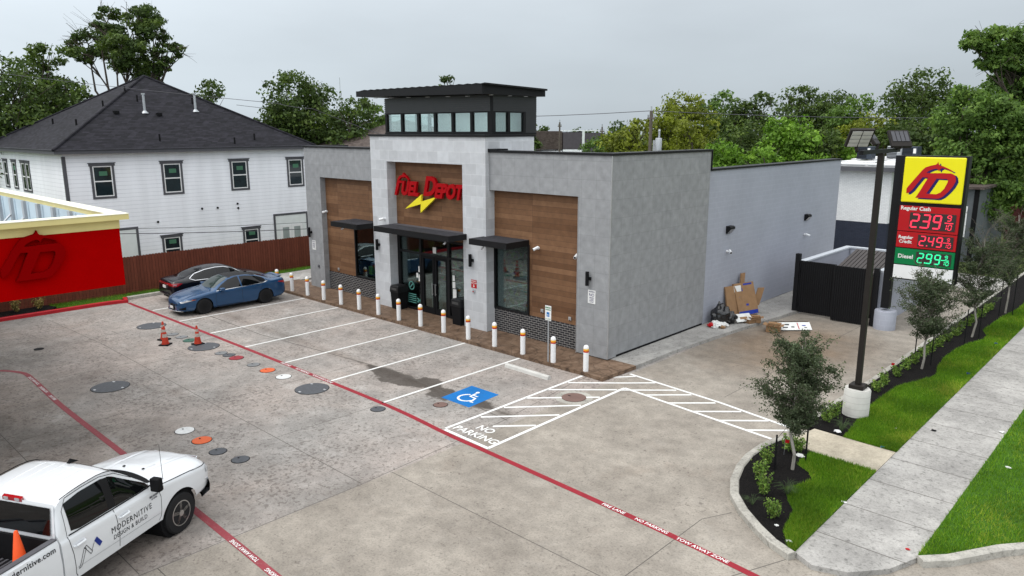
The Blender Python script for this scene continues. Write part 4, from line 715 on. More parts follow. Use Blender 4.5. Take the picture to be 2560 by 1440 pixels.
# ---------------------------------------------------------------- vehicles
class Car:
    def __init__(s,name,K,loc,rz,label,cat,pm,axles,ra,x_end=None):
        s.K=K; s.root=empty(name,(loc[0],loc[1],0),label,cat,None,rz); s.pm=pm; s.ax=axles; s.ra=ra
        s.x0=K['ztop'][0][0]; s.x1=K['ztop'][-1][0]
    def sec(s,x,arch=True):
        K=s.K; g=lambda k:sinterp(K[k],x); zt,zb,yh,yt,zs=g('ztop'),g('zbelt'),g('yhalf'),g('ytop'),g('zsill'); cr=g('crown') if 'crown' in K else .03
        yt=min(yt,yh-.03); zb=min(zb,zt-.02); ze=max(zt-cr,zb+.008); 
        P=[(yh*.88,zs),(yh*.965,zs+.05),(yh*.995,zs+.35*(zb-zs)),(yh,zs+.62*(zb-zs)),(yh*.99,zb-.06),(yh*.965,zb-.012)]
        a=P[-1]; 
        for t in (.2,.4,.6,.8): P.append((a[0]+(yt-a[0])*t+ .018*math.sin(math.pi*t)*min(1,(ze-zb)/.3),a[1]+(ze-a[1])*t+ (0.012*math.sin(math.pi*t) if ze-zb<.2 else 0)))
        P+= [(yt,ze),(yt*.75,ze+(zt-ze)*.55),(yt*.4,ze+(zt-ze)*.88),(0,zt)]
        Q=[]
        for i in range(6-1):
            for k in range(4): t=k/4; Q.append((P[i][0]+(P[i+1][0]-P[i][0])*t,P[i][1]+(P[i+1][1]-P[i][1])*t))
        Q+=P[5:]
        if arch:
            for xa in s.ax:
                d=abs(x-xa)
                if d<s.ra: 
                    zc=s.K['zw']+math.sqrt(s.ra**2-d*d)
                    yi=s.yat(Q,zc); Q=[(y,z) if z>zc else (yi,zc) for y,z in Q]
        return Q
    def yat(s,Q,z):
        for (y0,z0),(y1,z1) in zip(Q,Q[1:]):
            if z0<=z<=z1 and z1>z0: return y0+(y1-y0)*(z-z0)/(z1-z0)
        return Q[-1][0] if z>Q[-1][1] else Q[0][0]
    def side(s,x,z): return s.yat(s.sec(x,False),z)
    def top(s,x,y):
        Q=s.sec(x,False); y=abs(y)
        for (y0,z0),(y1,z1) in zip(Q[::-1],Q[::-1][1:]):
            if y0<=y<=y1 and y1>y0: return z0+(z1-z0)*(y-y0)/(y1-y0)
        return Q[5][1]
    def body(s,step=.06,name='body'):
        xs=set(np.round(np.arange(s.x0,s.x1,step),3)); xs|={s.x0,s.x1}
        for xa in s.ax:
            for k in range(17): xs.add(round(xa+s.ra*math.cos(math.pi*k/16)*.9995,4))
        xs=sorted(xs); G=[]
        for x in xs:
            Q=s.sec(x); G.append([(x,-y,z) for y,z in Q]+[(x,y,z) for y,z in Q[::-1][1:]])
        m=MB(); m.grid(G); n=len(G[0]); m.add(G[0],[tuple(range(n))[::-1]]); m.add(G[-1],[tuple(range(n))])
        s.b=obj(name,m,s.pm,s.root,smooth=True,local=True,angle=50)
        mb=MB(); mb.box(s.x0+.15,s.x1-.15,-.62,.62,s.K['zsill'][3][1]+.0,s.K['zsill'][3][1]+.12)
        for xa in s.ax: mb.lathe([(s.ra,-s.K['yhalf'][3][1]+.10),(s.ra,s.K['yhalf'][3][1]-.10)],(xa,0,s.K['zw']),20,(0,1,0))
        obj('underbody',mb,M_blackm,s.root,local=True); return s.b
    def spatch(s,name,xa,xb,lo,hi,mat,parent=None,off=.006,sgn=(-1,1),n=14,m=6):
        for g in sgn:
            G=[]
            for i in range(n+1):
                x=xa+(xb-xa)*i/n; a,b=interp(lo,x),interp(hi,x); G.append([(x,g*(s.side(x,a+(b-a)*j/m)+off),a+(b-a)*j/m) for j in range(m+1)])
            if g>0: G=G[::-1]
            obj(name,MB().grid(G),mat,parent or s.root,smooth=True,local=True)
    def tpatch(s,name,f0,f1,ya,yb,mat,off=.006,n=12,m=12,parent=None):
        G=[]
        for j in range(m+1):
            y=ya+(yb-ya)*j/m; a,b=f0(abs(y)),f1(abs(y)); G.append([(a+(b-a)*i/n,y,s.top(a+(b-a)*i/n,y)+off) for i in range(n+1)])
        return obj(name,MB().grid(G[::-1]),mat,parent or s.root,smooth=True,local=True)
    def sline(s,pts,w=.012,mat=None,sgn=(-1,1),name='panel_gap',off=.003):
        P=[]
        for (a,b),(c,d) in zip(pts,pts[1:]):
            k=max(2,int(math.hypot(c-a,d-b)/.07)); P+=[(a+(c-a)*t/k,b+(d-b)*t/k) for t in range(k)]
        P.append(pts[-1])
        for g in sgn:
            L=[]; mb=MB()
            for i,(x,z) in enumerate(P):
                a=Vector(P[max(0,i-1)]);b=Vector(P[min(len(P)-1,i+1)]);d=(b-a).normalized();nn=Vector((-d.y,d.x))*w/2; L.append([(x+nn.x,g*(s.side(x,z+nn.y)+off),z+nn.y),(x-nn.x,g*(s.side(x,z-nn.y)+off),z-nn.y)])
            mb.grid(L if g<0 else L[::-1]); o=obj(name,mb,mat or M_blackm,s.root,local=True)
        return o
    def stext(s,body,size,x,z,mat,g=-1,bold=0.0,sp=1.0,sx=1.0,name='lettering'):
        return text(name,body,size,lambda c:(x+c[0]*sx*(-g),g*(s.side(x+c[0]*sx*(-g),z+c[1])+.006),z+c[1]),mat,s.root,local=True,bold=bold,sp=sp)
    def wheels(s,r,w,yo,rimmat,spokes,rr=.62):
        for xa in s.ax:
            for g in (-1,1):
                c=(xa,g*yo,r); o=obj('wheel',MB().lathe([(r*.60,-w/2),(r*.93,-w/2),(r,-w/2+.03),(r,w/2-.03),(r*.93,w/2),(r*.62,w/2)],c,32,(0,g,0)),M_rubber,s.root,smooth=True,local=True)
                m=MB(); R_=r*rr; m.lathe([(R_*.98,w/2-.03),(R_*1.0,w/2+.002),(R_*.93,w/2+.004),(R_*.90,w/2-.05)],c,32,(0,g,0))
                for k in range(spokes):
                    a=2*math.pi*k/spokes+.3; d=Vector((math.cos(a),0,math.sin(a))); e=Vector((-math.sin(a),0,math.cos(a))); q=Vector(c)+Vector((0,g*(w/2-.012),0))+d*R_*.53; m.obox(q,d,e,(0,1,0),R_*.43,R_*(.13 if spokes<7 else .07),.012)
                m.lathe([(R_*.26,w/2-.03),(R_*.24,w/2+.006)],c,16,(0,g,0)); obj('rim',m,rimmat,o,local=True)
                obj('brake_disc',MB().lathe([(R_*.80,w/2-.09),(R_*.80,w/2-.075)],c,20,(0,g,0)),M_charc,o,local=True)
# blue saloon, nose towards -Y
KB=dict(zw=.335,
 ztop=[(-2.44,.62),(-2.42,.93),(-2.36,1.06),(-2.2,1.09),(-1.80,1.10),(-1.45,1.22),(-1.0,1.37),(-.55,1.43),(-.1,1.435),(.25,1.38),(.62,1.20),(.98,.99),(1.4,.945),(1.9,.86),(2.2,.77),(2.36,.67),(2.43,.55),(2.45,.45)],
 zbelt=[(-2.44,.55),(-2.38,.92),(-2.1,1.0),(-1.4,.99),(-.5,.95),(.5,.91),(1.0,.895),(1.7,.82),(2.1,.73),(2.38,.58),(2.45,.42)],
 yhalf=[(-2.44,.70),(-2.35,.80),(-2.0,.88),(-1.5,.915),(0,.92),(1.4,.915),(1.9,.88),(2.15,.82),(2.33,.70),(2.42,.52),(2.45,.42)],
 ytop=[(-2.44,.60),(-2.2,.66),(-1.8,.64),(-1.2,.57),(-.5,.545),(.0,.55),(.5,.62),(1.0,.77),(1.6,.76),(2.2,.62),(2.45,.34)],
 crown=[(-2.44,.03),(-1.8,.03),(-1,.05),(.3,.05),(1,.05),(1.8,.06),(2.4,.05)],
 zsill=[(-2.44,.36),(-2.2,.24),(-1.8,.20),(0,.19),(1.9,.19),(2.45,.20)])
cb=Car('parked_car',KB,(-17.60,-4.62),R(-91),'blue saloon with black roof and black wheels parked nose out by the store','car',M_cblue,[-1.37,1.45],.375); cb.body()
RW=[(-1.55,1.03),(-1.3,1.21),(-1.0,1.305),(-.55,1.365),(-.1,1.365),(.25,1.29),(.55,1.14),(.88,.935)]
cb.spatch('side_window',-1.5,-.30,[(-1.5,1.04),(-1.3,.985),(-.3,.955)],[(x,z-.01) for x,z in RW],M_cglass); cb.spatch('side_window',-.24,.84,[(-.24,.955),(.84,.925)],RW,M_cglass)
cb.sline([(-1.55,1.04),(-1.28,.972),(-.3,.94),(.88,.915)],.018,M_chrome,name='window_trim',off=.008)
cb.tpatch('windscreen',lambda y:.98-.10*(y/.6)**2,lambda y:.22-.02*y,-.60,.60,M_wshield); cb.tpatch('rear_window',lambda y:-1.72+.1*(y/.6)**2,lambda y:-1.06,-.52,.52,M_cglass)
cb.tpatch('roof_panel',lambda y:-1.04,lambda y:.20-.02*y,-.56,.56,M_black,off=.005)
cb.sline([(-.27,.93),(-.26,.5),(-.30,.26)]); cb.sline([(.86,.90),(.95,.6),(.90,.27),(-.25,.25)]); cb.sline([(-1.28,.95),(-1.15,.7),(-1.02,.5)]); cb.sline([(.9,.86),(1.5,.76),(2.05,.67)],.008)
cb.spatch('headlight',1.93,2.36,[(1.93,.655),(2.2,.60),(2.36,.56)],[(1.93,.665),(2.15,.69),(2.36,.615)],M_lamp,off=.008); cb.spatch('indicator',1.80,1.96,[(1.80,.665),(1.96,.655)],[(1.80,.68),(1.96,.70)],M_amber,off=.009)
cb.spatch('tail_light',-2.40,-2.02,[(-2.4,.80),(-2.02,.90)],[(-2.4,.93),(-2.02,.94)],M_tail,off=.008)
m=MB()
G=[]
for j in range(13):
    y=-.62+1.24*j/12; xx=2.47-.16*(abs(y)/.62)**2.2; G.append([(xx,y,.23),(xx+.012,y,.33),(xx-.0,y,.44),(xx-.03,y,.50)])
m.grid(G); gr=obj('grille',m,M_blackm,cb.root,local=True,smooth=True)
m=MB(); P=[(2.52-.20*(abs(y)/.75)**2,y,.215-(.0)) for y in np.linspace(-.75,.75,13)]; m.path(P,[.018]*13,6); obj('splitter',m,M_chrome,cb.root,local=True)
obj('badge_bar',MB().path([(2.50-.17*(abs(y)/.62)**2,y,.47+.08*(abs(y)/.6)**2) for y in np.linspace(-.6,.6,11)],[.014]*11,6),M_black,cb.root,local=True)
obj('number_plate',MB().box(2.485,2.50,-.16,.16,.30,.41),M_cardw,cb.root,local=True)
for g in (-1,1):
    obj('mirror',MB().obox((.66,g*1.0,.97),(1,-.1*g,0),(0,1,0),(0,0,1),.09,.10,.07),M_cblue,cb.root,local=True,bevel=.03,smooth=True)
for x in (.1-.15,-1.0): 
    for g in (-1,1): obj('door_handle',MB().obox((x,g*(cb.side(x,.85)+.012),.85),(1,0,.03),(0,1,0),(0,0,1),.10,.012,.016),M_cblue,cb.root,local=True,bevel=.006)
m=MB(); G=[]
for j in range(9):
    y=-.52+1.04*j/8; G.append([(-2.16,y,1.085),(-2.28,y,1.10+.012*(1-(y/.52)**2)),(-2.40,y,1.125),(-2.40,y,1.105),(-2.28,y,1.06)])
m.grid(G); obj('spoiler',m,M_cblue,cb.root,local=True)
obj('aerial_fin',MB().add([(-.95,-.02,1.375),(-.75,-.02,1.40),(-.93,0,1.45),(-.95,.02,1.375),(-.75,.02,1.40)],[(0,1,2),(3,2,4),(0,2,3),(1,4,2)]),M_blackm,cb.root,local=True)
cb.wheels(.335,.22,.80,M_black,10,.70)
cb.spatch('lower_intake',2.20,2.40,[(2.20,.27),(2.40,.30)],[(2.20,.42),(2.40,.34)],M_blackm,off=.006); cb.sline([(2.1,.70),(1.6,.74),(.9,.78),(-.5,.80),(-2.0,.86)],.012,M_cblue,name='body_crease',off=.010)
cb.tpatch('boot_gap',lambda y:-1.84,lambda y:-1.82,-.6,.6,M_blackm,off=.003,n=2); cb.sline([(2.38,.60),(2.1,.705)],.008)
# dark saloon, tail towards -Y
KD=dict(KB); KD['ztop']=[(-2.43,.62),(-2.40,.93),(-2.3,1.05),(-2.05,1.10),(-1.75,1.13),(-1.3,1.30),(-.8,1.43),(-.3,1.475),(.1,1.46),(.5,1.35),(.85,1.18),(1.15,1.05),(1.6,.98),(2.05,.86),(2.3,.74),(2.42,.58),(2.44,.45)]
cd=Car('parked_car',KD,(-20.25,-3.85),R(89),'dark saloon parked nose in beside the fence behind the blue car','car',M_cblack,[-1.37,1.45],.365); cd.body()
RD_=[(-1.62,1.06),(-1.3,1.235),(-.8,1.355),(-.3,1.40),(.1,1.385),(.5,1.27),(.95,1.0)]
cd.spatch('side_window',-1.55,-.35,[(-1.55,1.08),(-1.35,1.0),(-.35,.975)],RD_,M_cglass); cd.spatch('side_window',-.29,.92,[(-.29,.975),(.92,.94)],RD_,M_cglass)
cd.sline([(-1.4,.99),(-1.60,1.075),(-1.3,1.25),(-.8,1.37),(-.3,1.415),(.1,1.40),(.5,1.285),(.95,1.015)],.022,M_chrome,name='window_trim',off=.008); cd.sline([(-1.4,.985),(-.3,.955),(.95,.93)],.02,M_chrome,name='window_trim',off=.008)
cd.tpatch('windscreen',lambda y:1.13-.10*(y/.6)**2,lambda y:.42,-.58,.58,M_wshield); cd.tpatch('rear_window',lambda y:-1.90+.14*(y/.6)**2,lambda y:-1.0,-.52,.52,M_cglass)
cd.sline([(-.32,.95),(-.31,.5),(-.35,.26)]); cd.sline([(1.0,.92),(1.05,.6),(1.0,.27),(-.3,.25)])
cd.spatch('tail_light',-2.42,-1.98,[(-2.42,.80),(-2.2,.79),(-1.98,.90)],[(-2.42,.93),(-2.2,.945),(-1.98,.935)],M_tail,off=.010)
cd.spatch('reversing_light',-2.36,-2.22,[(-2.36,.84),(-2.22,.84)],[(-2.36,.87),(-2.22,.87)],M_lamp,off=.014)
obj('boot_trim',MB().box(-2.455,-2.42,-.45,.45,.84,.87),M_chrome,cd.root,local=True); obj('number_plate',MB().box(-2.46,-2.43,-.15,.15,.68,.80),M_cardw,cd.root,local=True); obj('rear_bumper',MB().path([(-2.46+.12*(abs(y)/.7)**2,y,.42) for y in np.linspace(-.7,.7,9)],[.05]*9,8),M_cblack,cd.root,local=True,smooth=True)
for x in (-.05,-1.05):
    for g in (-1,1): obj('door_handle',MB().obox((x,g*(cd.side(x,.87)+.012),.87),(1,0,.02),(0,1,0),(0,0,1),.10,.012,.016),M_chrome,cd.root,local=True,bevel=.006)
for g in (-1,1): obj('mirror',MB().obox((.8,g*1.0,1.0),(1,-.1*g,0),(0,1,0),(0,0,1),.09,.10,.07),M_cblack,cd.root,local=True,bevel=.03,smooth=True)
cd.wheels(.33,.22,.80,M_rim,10,.66)
# white pickup
KT=dict(zw=.41,
 ztop=[(-1.24,1.42),(-1.22,1.52),(-1.14,1.80),(-1.03,1.92),(-.5,1.99),(-.15,2.0),(.12,1.965),(.38,1.83),(.80,1.52),(1.12,1.31),(1.5,1.31),(2.0,1.27),(2.45,1.20),(2.65,1.12),(2.74,1.0),(2.77,.70)],
 zbelt=[(-1.24,1.30),(0,1.27),(1.2,1.22),(1.8,1.15),(2.3,1.08),(2.6,1.0),(2.77,.62)],
 yhalf=[(-1.24,1.0),(0,1.005),(1.0,1.005),(1.4,1.02),(2.0,1.02),(2.35,.99),(2.6,.91),(2.72,.80),(2.77,.74)],
 ytop=[(-1.24,.90),(-1.1,.84),(-.5,.80),(.1,.79),(.6,.82),(1.15,.88),(1.8,.74),(2.4,.70),(2.77,.58)],
 crown=[(-1.24,.02),(-.9,.055),(.3,.055),(1.1,.05),(1.5,.07),(2.4,.07),(2.77,.05)],
 zsill=[(-1.24,.46),(0,.46),(1,.46),(1.5,.46),(2.4,.50),(2.77,.58)])
ang=2.047
hd=Vector((math.cos(ang),math.sin(ang))); ctr=Vector((.10,-16.27))
ct=Car('pickup_truck',KT,(ctr.x,ctr.y),ang,'white crew cab pickup truck with black door lettering and an orange cone in its bed','pickup truck',M_cwhite,[1.66],.49); ct.body(name='cab')
WT=[(-1.05,1.80),(-.6,1.86),(-.1,1.865),(.15,1.82),(.42,1.66),(.90,1.36)]
ct.spatch('side_window',-.98,-.13,[(-.98,1.36),(-.8,1.325),(-.13,1.32)],WT,M_cglass); ct.spatch('side_window',.05,1.0,[(.05,1.315),(1.0,1.30)],[(0,1.86),(.15,1.82),(.48,1.62),(1.0,1.32)],M_cglass)
ct.spatch('door_pillar',-.13,.05,[(-.13,1.32),(.05,1.315)],WT,M_black,off=.005)
ct.sline([(-1.05,1.31),(1.02,1.29)],.022,M_blackm,name='window_seal',off=.009)
ct.tpatch('windscreen',lambda y:1.10-.14*(y/.8)**2,lambda y:.26-.08*(y/.7)**2,-.74,.74,M_wshield)
ct.tpatch('wiper_cowl',lambda y:1.34-.18*(y/.8)**2,lambda y:1.09-.14*(y/.8)**2,-.80,.80,M_blackm,off=.009)
ct.sline([(-1.08,1.30),(-1.02,.95),(-1.0,.60),(-.95,.50),(-.1,.48),(.08,.50)]); ct.sline([(-.04,1.31),(0.0,1.1),(.02,.8),(.02,.5)]); ct.sline([(1.08,1.28),(1.16,1.0),(1.14,.62),(1.05,.50),(.08,.48)]); ct.sline([(-1.08,1.31),(-1.05,1.72),(-.9,1.88),(-.5,1.905),(-.1,1.905),(.25,1.83),(1.0,1.36)],.010)
ct.sline([(-.98,.70),(1.12,.68)],.008,M_galv); ct.sline([(1.25,1.21),(2.0,1.12),(2.6,1.02)],.010)
# roof ribs and lamp, rear window
for y in (-.42,-.21,0,.21,.42): 
    G=[[(x,y-.012,ct.top(x,y)+.001),(x,y,ct.top(x,y)+.009),(x,y+.012,ct.top(x,y)+.001)] for x in np.linspace(-.95,.0,12)]; obj('roof_rib',MB().grid(G),M_cwhite,ct.root,local=True,smooth=True)
obj('roof_gutter',MB().path([(x,-(ct.K['ytop'][2][1]+.02),ct.top(x,.68)+.0) for x in np.linspace(-1.0,.35,9)],[.008]*9,4).path([(x,(ct.K['ytop'][2][1]+.02),ct.top(x,.68)+.0) for x in np.linspace(-1.0,.35,9)],[.008]*9,4),M_blackm,ct.root,local=True)
m=MB(); m.add([(-1.28,-.83,1.39),(-1.28,.83,1.39),(-1.27,.83,1.46),(-1.175,.79,1.82),(-1.175,-.79,1.82),(-1.27,-.83,1.46)],[(0,1,2,3,4,5)]); obj('rear_window',m,M_cglass,ct.root,local=True)
m=MB(); m.add([(-1.26,-.90,1.28),(-1.26,.90,1.28),(-1.25,.90,1.43),(-1.14,.83,1.87),(-1.14,-.83,1.87),(-1.25,-.90,1.43)],[(0,1,2,3,4,5)]); obj('cab_back',m,M_cwhite,ct.root,local=True)
hl=obj('brake_light_housing',MB().obox((-1.13,0,1.875),(1,0,.5),(0,1,0),(0,0,1),.025,.20,.03),M_tail,ct.root,local=True); obj('lens',MB().box(-1.168,-1.158,-.16,-.07,1.85,1.895),M_lamp,hl,local=True); obj('lens',MB().box(-1.168,-1.158,.07,.16,1.85,1.895),M_lamp,hl,local=True)
obj('aerial_fin',MB().add([(.08,-.035,1.98),(.30,-.035,1.955),(.13,0,2.055),(.08,.035,1.98),(.30,.035,1.955),(.10,0,2.05)],[(0,1,2),(3,2,4),(0,2,3),(1,4,2)]),M_blackm,ct.root,local=True)
obj('aerial',MB().tube((1.38,-.90,1.18),(1.36,-.91,1.95),.006,.003,5).lathe([(.025,0),(.015,.05)],(1.38,-.90,1.17),8),M_blackm,ct.root,local=True)
for y in (-.35,.1): obj('washer_nozzle',MB().box(1.48,1.52,y-.02,y+.02,1.315,1.33),M_blackm,ct.root,local=True)
# bonnet creases
for g in (-1,1):
    G=[[(x,g*(.36+.05*(x-1.3)-.03),ct.top(x,.33)+.002),(x,g*(.36+.05*(x-1.3)),ct.top(x,.36)+.022*math.sin(math.pi*min(1,(x-1.3)/1.2))),(x,g*(.36+.05*(x-1.3)+.10),ct.top(x,.46)+.001)] for x in np.linspace(1.3,2.5,12)]; obj('bonnet_crease',MB().grid(G if g<0 else G[::-1]),M_cwhite,ct.root,local=True,smooth=True)
# bumper, grille, lamps
G=[]
for j in range(17):
    y=-.98+1.96*j/16; xx=2.87-.36*(abs(y))**3; G.append([(xx-.25,y,.42),(xx,y,.46),(xx+.02,y,.58),(xx-.01,y,.72),(xx-.22,y,.78)])
obj('bumper',MB().grid(G),M_chrome,ct.root,local=True,smooth=True)
obj('grille',MB().box(2.74,2.80,-.55,.55,.74,1.04),M_chrome,ct.root,local=True,bevel=.02)
ct.spatch('headlight',2.48,2.74,[(2.48,.88),(2.74,.84)],[(2.48,1.0),(2.6,1.03),(2.74,.98)],M_lamp,off=.012)
for g in (-1,1):
    mm=obj('mirror',MB().obox((.93,g*1.13,1.36),(1,0,0),(0,1,0),(0,0,1),.07,.10,.13).obox((.95,g*1.03,1.30),(1,0,0),(0,1,0),(0,0,1),.03,.06,.03),M_blackm,ct.root,local=True,bevel=.025,smooth=True)
    obj('mirror_cap',MB().obox((.95,g*1.13,1.28),(1,0,0),(0,1,0),(0,0,1),.065,.09,.04),M_chrome,mm,local=True,bevel=.01)
    for x in (.18,-.88): obj('door_handle',MB().path([(x-.12,g*(ct.side(x,1.10)+.0),1.09),(x-.10,g*(ct.side(x,1.10)+.04),1.095),(x+.10,g*(ct.side(x,1.1)+.04),1.105),(x+.12,g*(ct.side(x,1.10)+.0),1.11)],[.018,.022,.022,.018],8),M_cwhite,ct.root,local=True,smooth=True)
ct.stext('MODERNITIVE',.155,.36,.94,M_blackm,bold=.0,sp=1.15,sx=.95); ct.stext('DESIGN & BUILD',.115,.31,.80,M_blackm,bold=.0,sp=1.1,sx=.95)
ct.stext('BIG HORN',.05,.98,1.10,M_charc,bold=.003); ct.stext('5.7 LITER',.04,.98,1.05,M_charc,bold=.002)
def dl(pts,w,mat,name='emblem'):
    mb=MB()
    for a,b in zip(pts,pts[1:]):
        k=6;L=[]
        a=Vector(a);b=Vector(b);d=(b-a).normalized();nn=Vector((-d.y,d.x))*w/2
        for t in range(k+1): p=a.lerp(b,t/k); L.append([(p.x+nn.x,-(ct.side(p.x,p.y)+.006),p.y+nn.y),(p.x-nn.x,-(ct.side(p.x,p.y)+.006),p.y-nn.y)])
        mb.grid(L)
    obj(name,mb,mat,ct.root,local=True)
dl([(-.94,.66),(-.80,.97),(-.76,.94),(-.89,.67),(-.94,.66)],.010,M_blackm); dl([(-.80,.97),(-.67,.79),(-.63,.82),(-.75,.99),(-.80,.95)],.010,M_blackm); dl([(-.65,.83),(-.58,.95)],.010,M_blackm)
dl([(-.54,1.0),(-.43,.85)],.085,plain('emblem blue',(0.01,0.03,0.22,1),.4))
ct.wheels(.40,.28,.86,M_rim,5,.62)
# bed

ra=.50; xa=-2.05
def bedside(g):
    mb=MB(); G=[]
    for x in sorted(set(list(np.linspace(-3.03,-1.285,24))+[xa+ra*math.cos(math.pi*k/14)*.999 for k in range(15) if xa+ra*math.cos(math.pi*k/14)<-1.286])):
        d=abs(x-xa); z0=.50
        if d<ra: z0=max(z0,.41+math.sqrt(ra*ra-d*d))
        zs=[z0+(1.34-z0)*t for t in (0,.25,.5,.75,.93,1)]; ys=[.975,1.0,1.01,1.0,.99,.96]; G.append([(x,g*y,z) for y,z in zip(ys,zs)]+[(x,g*.88,1.35),(x,g*.87,.85)])
    mb.grid(G if g<0 else G[::-1]); mb.add([G[-1][k] for k in range(8)],[tuple(range(8))]); mb.add([G[0][k] for k in range(8)],[tuple(range(8))[::-1]]); return mb
bd=obj('bed_side',bedside(-1),M_cwhite,ct.root,local=True,smooth=True,angle=35); obj('bed_side',bedside(1),M_cwhite,ct.root,local=True,smooth=True,angle=35)
for g in (-1,1): obj('bed_rail',MB().obox((-2.155,g*.915,1.357),(1,0,0),(0,1,0),(0,0,1),.87,.055,.012),M_charc,ct.root,local=True,bevel=.008)
obj('bed_floor',MB().box(-3.0,-1.30,-.87,.87,.80,.86).box(-1.34,-1.29,-.87,.87,.86,1.33),M_blackm,ct.root,local=True)
m=MB()
for k in range(16): m.box(-2.98,-1.35,-.80+k*.105,-.76+k*.105,.861,.875)
for g in (-1,1): m.box(-2.2,-1.36,g*.87-(.16 if g>0 else 0),g*.87+(.16 if g<0 else 0),.86,1.05)
obj('bed_liner',m,M_charc,ct.root,local=True); obj('tailgate',MB().box(-3.08,-3.03,-.86,.86,.60,1.34),M_cwhite,ct.root,local=True,bevel=.02)
obj('chassis',MB().box(-3.0,-1.2,-.5,.5,.45,.78).lathe([(.49,-.84),(.49,.84)],(xa,0,.42),18,(0,1,0)),M_blackm,ct.root,local=True)
sv=ct.ax; ct.ax=[-2.05]; ct.wheels(.40,.28,.86,M_rim,5,.62); ct.ax=sv
# shorten the cab and bed towards the tail so the wheelbase matches
for o_ in [ct.root]+list(ct.root.children_recursive):
    if o_.type=='MESH' and not getattr(o_.data,'_x',False):
        par=o_
        while par.parent and par.parent!=ct.root: par=par.parent
        if par.name.startswith('wheel'):
            if par.data.vertices[0].co.x<0 and not par.name.startswith('wheel_'): 
                for v in o_.data.vertices: v.co.x+=1.28-3.33*.90+2.05
        else:
            for v in o_.data.vertices:
                if v.co.x<1.28: v.co.x=1.28-(1.28-v.co.x)*.90
# website along the bed side (passenger side)
def yb(z): return .99-.5*(z-1.281) if z>1.281 else min(1.002,.99+.08*(1.281-z))
text('lettering','www.modernitive.com',.13,lambda c:(-1.74+c[0]*1.0,-(yb(1.25+c[1])+.012),1.235+c[1]),M_blackm,ct.root,local=True,bold=.002,sp=1.06)
def tw_(x,y,z): return (ctr.x+hd.x*x-hd.y*y, ctr.y+hd.y*x+hd.x*y, z)
p=tw_(-1.30,-.48,.876); cone(p[0],p[1],'bright plain orange cone standing in the bed of the white pickup',p[2],True,1.0,.9,False)
# ---------------------------------------------------------------- price sign
LOGO=[(5.716,5.375),(5.709,5.559),(5.955,5.925),(6.168,6.236),(6.267,6.347),(6.435,6.412),(6.594,6.453),(6.639,6.497),(6.663,6.554),(6.689,6.467),(6.741,6.422),(6.824,6.408),(6.958,6.351),(7.161,6.236),(7.143,6.211),(6.965,6.294),(6.81,6.341),(6.741,6.287),(6.72,6.215),(6.676,6.284),(6.62,6.311),(6.493,6.278),(6.369,6.207),(6.32,6.152),(6.42,6.142),(6.851,6.158),(7.11,6.158),(7.21,6.12),(7.27,6.04),(7.294,5.889),(7.22,5.696),(7.093,5.5),(6.94,5.324),(6.819,5.245),(6.734,5.235),(6.037,5.234),(6.104,5.348),(6.393,5.98),(6.205,5.989),(6.041,5.734),(5.907,5.508),(5.794,5.399)]
HOLE=[(6.67,5.957),(7.0,5.955),(7.044,5.92),(7.036,5.829),(6.953,5.611),(6.84,5.462),(6.717,5.395),(6.387,5.4)]
ps=empty('price_sign',(5.3,11.15,0),'tall fuel price sign with yellow logo panel and red and green price panels','price sign')
yf=10.66
obj('post',MB().box(5.13,5.43,10.98,11.28,.85,6.74),M_black,ps,bevel=.01)
obj('cabinet',MB().box(5.46,7.62,10.74,11.14,2.12,6.76).box(5.431,5.459,11.0,11.2,2.3,6.6),M_black,ps,bevel=.01)
obj('pedestal',MB().lathe([(.40,0),(.40,.72),(.37,.76)],(5.3,11.15,0),24),M_cmu,ps,smooth=True)
def face(z0,z1,mat,name='panel',b=.03): return obj(name,MB().box(5.545,7.545,yf,10.739,z0,z1),mat,ps,bevel=b)
lp=face(5.05,6.71,M_signy,b=.05)
shape('logo_shadow',[[(a-6.5+.085,b-5.9-.045) for a,b in L] for L in (LOGO,HOLE)],lambda c:(6.5+c[0],yf-.006-.0,5.9+c[1]),M_navy,lp)
shape('logo',[[(a-6.5,b-5.9) for a,b in L] for L in (LOGO,HOLE)],lambda c:(6.5+c[0],yf-.012,5.9+c[1]),M_signr,lp)
p1=face(3.98,4.92,M_signr,b=.006); p2=face(3.36,3.95,M_signr,b=.006); p3=face(2.72,3.32,M_signg,b=.006); p4=face(2.18,2.68,M_white,b=.006)
text('lettering','Regular Cash',.19,frontxf(6.09,yf-.004,4.83),M_cardw,p1,bold=.006); text('lettering','Regular\nCredit',.165,frontxf(5.86,yf-.004,3.66),M_cardw,p2,bold=.005); text('lettering','Diesel',.21,frontxf(5.92,yf-.004,3.02),M_cardw,p3,bold=.006)
SEG={'0':'abcdef','1':'bc','2':'abged','3':'abgcd','4':'fgbc','9':'abcfgd'}
def digits(s,x,z,h,w,t,gap,mat,parent):
    mb=MB(); sl=.10
    def bar(a,b):
        (x0,z0),(x1,z1)=a,b; x0+=sl*(z0-z);x1+=sl*(z1-z); d=Vector((x1-x0,0,z1-z0)); mb.obox(((x0+x1)/2,yf-.022,(z0+z1)/2),d,(0,1,0),d.cross(Vector((0,1,0))),d.length/2-.012,.004,t/2)
    for ch in s:
        if ch=='.': mb.box(x-.02-t*.5,x-.02+t*.5,yf-.026,yf-.018,z-t*.4,z+t*.6); continue
        m=z+h/2; T=z+h; S={'a':((x,T),(x+w,T)),'b':((x+w,m),(x+w,T)),'c':((x+w,z),(x+w,m)),'d':((x,z),(x+w,z)),'e':((x,z),(x,m)),'f':((x,m),(x,T)),'g':((x,m),(x+w,m))}
        for k in SEG[ch]: bar(*S[k])
        x+=w+gap
    return obj('led_digits',mb,mat,parent)
